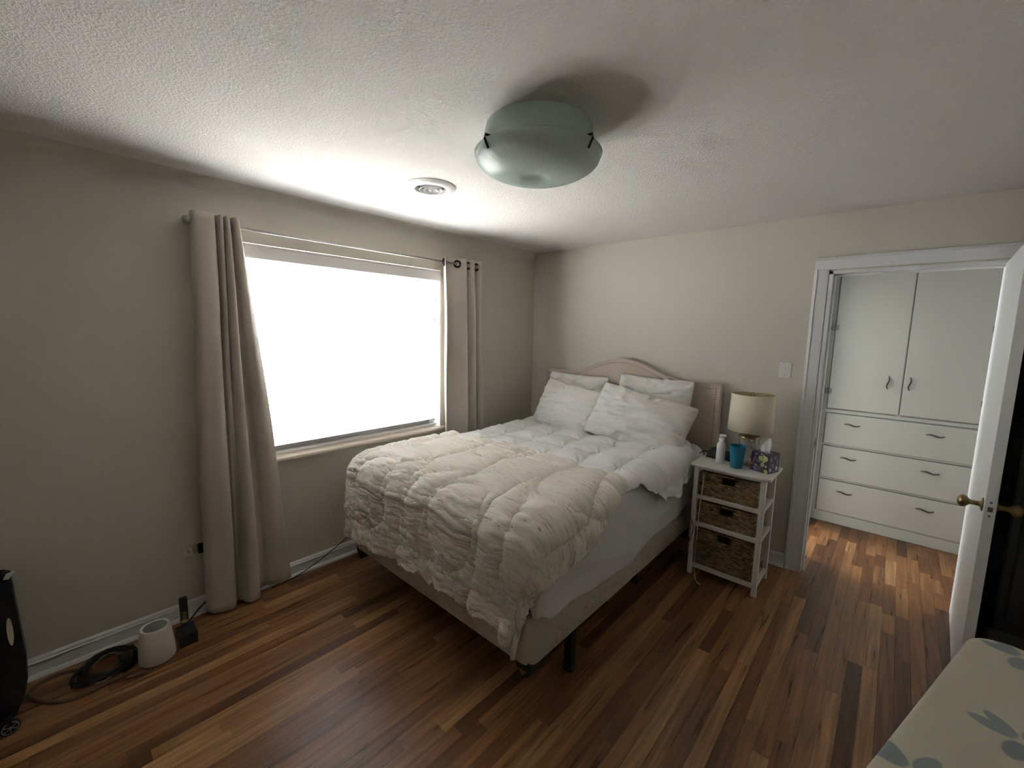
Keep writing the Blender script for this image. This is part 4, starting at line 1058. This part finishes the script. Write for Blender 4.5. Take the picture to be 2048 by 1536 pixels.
bm = BM(); box(bm, WX0 - 0.003, WX0 + 0.003, WF - 0.003, WF + 0.003, 0.240, 1.92); box(bm, 3.318, WX0, WF - 0.015, WF - 0.010, 0.237, 0.243); box(bm, 3.317, 3.323, WF - 0.015, WF - 0.010, 0.165, 0.243); box(bm, 3.301, 3.320, WF - 0.025, WF - 0.020, 0.162, 0.168)
e_ = obj('edge_trim', bm, 'edge'); e_['label'] = 'polished edge moulding'; kids.append(e_)
bm = BM(); box(bm, WX0 - 0.02, WX1 + 0.01, WF - 0.03, -0.035, 1.92, 1.965, 0.006); kids.append(obj('cornice', bm, 'wardrobe'))
keep(wd, *kids)

# ================================================================== IRONING BOARD
ibx, iby, ibz = 3.090, -1.985, 0.925
GB = (0.27, 0.31, 0.31)
ib = empty('ironing_board', (3.16, -2.5, 0), 'ironing board with cream cover printed with grey-blue leaves', 'ironing board')
# local frame: origin at far left corner, a = along board (towards -y), b = across to the right
adir = Vector((-0.300, -0.954, 0)).normalized(); bdir = Vector((0.954, -0.300, 0)).normalized()
def loc2(a, b): return Vector((3.075, -1.930, 0)) + adir * a + bdir * b
Lb, Wb, rr = 1.05, 0.38, 0.075
out = []
for (ca_, cb_, a0) in ((rr, rr, PI), (rr, Wb - rr, PI / 2), (Lb - 0.16, Wb / 2 + 0.03, 0), (Lb - 0.16, Wb / 2 - 0.03, -PI / 2)):
    for k in range(9):
        if a0 == PI: t = 1.5 * PI - PI / 2 * k / 8; out.append((ca_ + rr * math.cos(t), cb_ + rr * math.sin(t)))
        elif a0 == PI / 2: t = PI - PI / 2 * k / 8; out.append((ca_ + rr * math.cos(t), cb_ + rr * math.sin(t)))
        elif a0 == 0: t = PI / 2 - PI / 2 * k / 8; out.append((ca_ + 0.15 * math.cos(t), cb_ + 0.14 * math.sin(t)))
        else: t = 0 - PI / 2 * k / 8; out.append((ca_ + 0.15 * math.cos(t), cb_ + 0.14 * math.sin(t)))
cen = Vector((Lb / 2, Wb / 2))
bm = BM(); rings = []
for ins_, z in ((0.020, -0.030), (0.004, -0.028), (0.0, -0.018), (0.0, -0.010), (0.004, -0.003), (0.012, 0.0), (0.03, 0.001)):
    ring = []
    for a, b in out:
        v = cen - Vector((a, b)); v.normalize(); q_ = Vector((a, b)) + v * ins_
        p = loc2(q_.x, q_.y); ring.append(bm.verts.new((p.x, p.y, ibz + z)))
    rings.append(ring)
for A, B in zip(rings[:-1], rings[1:]):
    for k in range(len(A)): bm.faces.new((A[k], A[(k + 1) % len(A)], B[(k + 1) % len(A)], B[k]))
bm.faces.new(rings[0][::-1]); bm.faces.new(rings[-1])
leaf_spots = []
def leaf(px, py, rx, ry, an): leaf_spots.append(('xy', px, py, rx, ry, an, GB))
for cx0, cy0 in ((3.098, -2.325), (3.30, -2.16), (3.20, -2.62), (3.02, -2.68), (3.145, -2.003), (2.945, -2.54)):
    for an, ln, wdt in ((2.25, 0.036, 0.0125), (2.85, 0.038, 0.0135), (4.35, 0.034, 0.0165), (5.6, 0.036, 0.013), (1.0, 0.036, 0.013)):
        leaf(cx0 + ln * 1.05 * math.cos(an), cy0 + ln * 1.05 * math.sin(an), ln * 0.82, wdt, an)
M['cover'] = spots_mat('leaf_print_cover', (0.60, 0.55, 0.43), leaf_spots, 0.85, 0.10, bump=0.2)
pad = auto(obj('padded_cover', bm, 'cover'), 60); pad['label'] = 'cream padded cover with grey-blue leaf print'
lg = []
for b0 in (0.08, 0.30):
    bm = BM(); p = loc2(0.20, b0); q_ = loc2(0.80, b0); tube(bm, [(p.x, p.y, ibz - 0.028), (q_.x, q_.y, 0.012)], 0.011, 10); lg.append(obj('leg', bm, 'metal', None, True))
    bm = BM(); p = loc2(0.78, Wb / 2 + (b0 - 0.19) * 0.4); q_ = loc2(0.22, Wb / 2 + (b0 - 0.19) * 0.8); tube(bm, [(p.x, p.y, ibz - 0.028), (q_.x, q_.y, 0.012)], 0.011, 10); lg.append(obj('leg', bm, 'metal', None, True))
for a0 in (0.80, 0.22):
    bm = BM(); p = loc2(a0, 0.03); q_ = loc2(a0, Wb - 0.03); tube(bm, [(p.x, p.y, 0.012), (q_.x, q_.y, 0.012)], 0.012, 10); lg.append(obj('foot_bar', bm, 'blackmetal', None, True))
keep(ib, pad, *lg)

# ================================================================== WALL OUTLET, PLUGS, CORDS, FLOOR ITEMS
t = empty('wall_outlet', (0, -2.985, 0.395), 'ivory wall outlet plate low on the window wall', 'outlet')
a_ = boxo('outlet_plate', (0, 0.006, -3.040, -2.925, 0.360, 0.430), 'ivory', bev=0.002)
b_ = obj('socket', box(box(BM(), 0.005, 0.008, -3.022, -2.994, 0.378, 0.412, 0.002), 0.005, 0.008, -2.972, -2.944, 0.378, 0.412, 0.002), 'ivory')
keep(t, a_, b_)
bm = BM(); box(bm, 0.008, 0.045, -2.975, -2.925, 0.372, 0.420, 0.004); o = obj('black_adapter', bm, 'black'); tag(o, 'black plug adapter in the wall outlet beside the curtain', 'adapter')
bm = BM(); box(bm, 0.008, 0.028, -3.018, -2.998, 0.385, 0.408, 0.004)
tube(bm, catmull([(0.026, -3.008, 0.398), (0.045, -3.004, 0.388), (0.048, -2.996, 0.36), (0.040, -2.992, 0.335), (0.036, -2.998, 0.305), (0.03, -3.006, 0.285)], 6), 0.003, 6)
o = obj('plug_cord', bm, 'cable_white'); tag(o, 'short white plug and cord in the wall outlet', 'plug')

dx_, dy_ = 0.268, -3.213
df = empty('air_diffuser', (dx_, dy_, 0), 'white tapered cylinder diffuser with grey top standing by the baseboard', 'diffuser')
bm = BM(); lathe(bm, [(0.064, 0), (0.067, 0.002), (0.067, 0.010)], dx_, dy_, 40); d0 = auto(obj('base', bm, 'greygrill'), 40)
bm = BM(); lathe(bm, [(0.070, 0.008), (0.073, 0.012), (0.072, 0.05), (0.065, 0.135), (0.0615, 0.168), (0.058, 0.176), (0.052, 0.178), (0.047, 0.174)], dx_, dy_, 48, True, False); d1 = auto(obj('shell', bm, 'offwhite'), 60)
bm = BM(); lathe(bm, [(0.048, 0.174), (0.046, 0.170), (0.034, 0.166), (0.014, 0.168), (0.010, 0.172), (0.001, 0.172)], dx_, dy_, 40, True, False); d2 = auto(obj('top_grille', bm, 'greygrill'), 40)
keep(df, d0, d1, d2)

ck = empty('charging_dock', (0.215, -3.085, 0), 'black charger box with an upright black slab behind the white diffuser', 'charger')
bm = BM(); box(bm, 0.165, 0.275, -3.125, -3.045, 0, 0.065, 0.004); k0 = obj('charger_body', bm, 'black')
bm = BM(); box(bm, 0.135, 0.155, -3.095, -3.060, 0, 0.205, 0.003); k1 = obj('upright', bm, 'black')
bm = BM()
for q_ in range(5): box(bm, 0.1552, 0.1560, -3.088 + 0.004 * (q_ % 2), -3.070, 0.090 + q_ * 0.008, 0.094 + q_ * 0.008)
lathe(bm, [(0.013, 0.076), (0.016, 0.080), (0.012, 0.084)], 0.166, -3.080, 12)
k2 = obj('gold_marking', bm, 'gold'); k2['label'] = 'small gold markings'
bm = BM(); lathe(bm, [(0.006, 0.0645), (0.006, 0.0665), (0.001, 0.067)], 0.225, -3.08, 12); k3 = obj('button', bm, 'handle')
keep(ck, k0, k1, k2, k3)
bm = BM(); tube(bm, catmull([(0.145, -3.065, 0.05), (0.10, -3.03, 0.055), (0.07, -2.985, 0.075), (0.06, -2.94, 0.10), (0.055, -2.90, 0.13)], 6), 0.005, 6)
o = obj('power_cord', bm, 'cable_black'); tag(o, 'black cord running from the charger box behind the curtain', 'cable')

# coiled black power cable
def coil(cx, cy, rx, ry, turns, z, ph=0.0, ax=0.0):
    pts = []
    for k in range(int(turns * 16) + 1):
        a = 2 * PI * k / 16 + ph; w_ = 1 + 0.10 * math.sin(a * 0.37 + 1) + 0.05 * math.sin(a * 1.7)
        u_, v_ = rx * w_ * math.cos(a), ry * w_ * math.sin(a)
        pts.append((cx + u_ * math.cos(ax) - v_ * math.sin(ax), cy + u_ * math.sin(ax) + v_ * math.cos(ax), z + 0.004 * (k % 7) / 7 + 0.006 * (k // 16)))
    return pts
bm = BM(); tube(bm, coil(0.165, -3.380, 0.098, 0.092, 5.3, 0.008, 0.4), 0.0075, 6)
box(bm, 0.185, 0.255, -3.350, -3.298, 0.0, 0.060, 0.006); tube(bm, coil(0.185, -3.400, 0.075, 0.110, 2.6, 0.020, 1.9, 0.5), 0.006, 6)
o = obj('extension_cord', bm, 'cable_black'); tag(o, 'coiled black extension cord on the floor beside the diffuser', 'cable')
bm = BM(); tube(bm, catmull([(0.235, -3.335, 0.012), (0.26, -3.36, 0.022), (0.285, -3.40, 0.016), (0.275, -3.43, 0.012), (0.24, -3.455, 0.012)], 6), 0.003, 6); tube(bm, coil(0.165, -3.385, 0.055, 0.045, 1.6, 0.030, 1.2), 0.0017, 6)
o = obj('tan_cord', bm, 'tan'); tag(o, 'thin tan cord lying in the coiled black cable', 'cable')
bm = BM(); tube(bm, catmull([(0.12, -3.46, 0.006), (0.07, -3.53, 0.006), (0.075, -3.60, 0.006), (0.13, -3.640, 0.006), (0.20, -3.617, 0.006), (0.262, -3.575, 0.006), (0.300, -3.52, 0.006), (0.305, -3.455, 0.006), (0.295, -3.40, 0.006), (0.30, -3.33, 0.006)], 7), 0.0085, 8)
o = obj('power_cord', bm, 'cable_brown'); tag(o, 'thick dark cord looping over the floor toward the black heater', 'cable')
bm = BM(); tube(bm, catmull([(0.32, -3.345, 0.004), (0.335, -3.315, 0.004), (0.337, -3.275, 0.004), (0.325, -3.25, 0.004)], 5), 0.003, 6)
o = obj('cord_end', bm, 'cable_brown'); tag(o, 'short loose end of brown cord beside the diffuser base', 'cable')
# thin black wire going up behind the bed foot
bm = BM(); tube(bm, catmull([(0.060, -2.62, 0.012), (0.050, -2.48, 0.014), (0.048, -2.38, 0.04), (0.055, -2.27, 0.085), (0.070, -2.16, 0.15), (0.10, -2.05, 0.22), (0.20, -1.98, 0.30), (0.27, -1.95, 0.33)], 6), 0.0028, 6)
o = obj('thin_wire', bm, 'cable_black'); tag(o, 'thin black wire rising from the baseboard to behind the comforter', 'cable')

# heater at the left edge
ht = empty('heater', (0.25, -3.78, 0), 'black wheeled oil heater with an oval cut-out near the window wall', 'heater')
kids = []
def fin_outline(i=0.0): return [(-3.92 + i, 0.10 + i), (-3.90 + i, 0.07 + i), (-3.68 - i, 0.07 + i), (-3.648 - i, 0.12 + i), (-3.645 - i, 0.52 - i), (-3.67 - i, 0.58 - i), (-3.89 + i, 0.58 - i), (-3.92 + i, 0.55 - i)]
for k in range(5):
    x = 0.085 + k * 0.038
    bm = BM(); prism(bm, fin_outline(), 'x', x, x + 0.016); kids.append(obj('fin', bm, 'black'))
bm = BM(); prism(bm, fin_outline(0.06), 'x', 0.08, 0.28); kids.append(obj('core', bm, 'black'))
pan_o = [(-3.94, 0.10), (-3.90, 0.04), (-3.70, 0.035), (-3.668, 0.06), (-3.640, 0.13), (-3.626, 0.20), (-3.623, 0.30), (-3.628, 0.42), (-3.634, 0.56), (-3.637, 0.655), (-3.655, 0.668), (-3.92, 0.668), (-3.945, 0.62)]
bm = BM(); prism(bm, pan_o, 'x', 0.27, 0.335); bmesh.ops.bevel(bm, geom=[e for e in bm.edges if abs(e.verts[0].co.x - e.verts[1].co.x) < 1e-5], offset=0.008, segments=2, affect='EDGES'); kids.append(obj('end_panel', bm, 'black'))
bm = BM(); prism(bm, [(-3.655 + 0.0085 * math.cos(t) , 0.425 + 0.060 * math.sin(t)) for t in np.linspace(0, 2 * PI, 24, endpoint=False)], 'x', 0.333, 0.3365); g = obj('oval_cutout', bm, 'sill'); g['label'] = 'tan oval cut-out'; kids.append(g)
bm = BM(); prism(bm, [(-3.655, 0.648), (-3.640, 0.644), (-3.625, 0.668), (-3.646, 0.664)], 'x', 0.325, 0.338); g = obj('paper_tag', bm, 'whiteplastic'); g['label'] = 'small white tag corner'; kids.append(g)
for yw in (-3.690, -3.90):
    for xw in (0.345, 0.09):
        bm = BM(); lathe(bm, [(0.016, -0.012), (0.029, -0.012), (0.031, -0.008), (0.031, 0.008), (0.029, 0.012), (0.016, 0.012)], n=24)
        wme = bm_mesh(bm, 'wheel'); w_ = link('wheel', wme, 'black'); w_.rotation_euler = (0, PI / 2, 0.25); w_.location = (xw, yw, 0.031); auto(w_, 40)
        bm = BM(); lathe(bm, [(0.005, 0.010), (0.005, 0.014), (0.001, 0.015)], n=12)
        for q_ in range(6):
            a = q_ * PI / 3; tube(bm, [(0.004 * math.cos(a), 0.004 * math.sin(a), 0.0125), (0.022 * math.cos(a), 0.022 * math.sin(a), 0.0125)], 0.0022, 5)
        tube(bm, [(0.023 * math.cos(a), 0.023 * math.sin(a), 0.0125) for a in np.linspace(0, 2 * PI, 20, endpoint=False)], 0.0022, 5, True)
        obj('hub_cap', bm, 'hinge', w_)
        kids.append(w_)
bm = BM(); box(bm, 0.08, 0.36, -3.70, -3.68, 0.040, 0.072); box(bm, 0.08, 0.36, -3.91, -3.89, 0.040, 0.072); kids.append(obj('axle', bm, 'blackmetal'))
keep(ht, *kids)
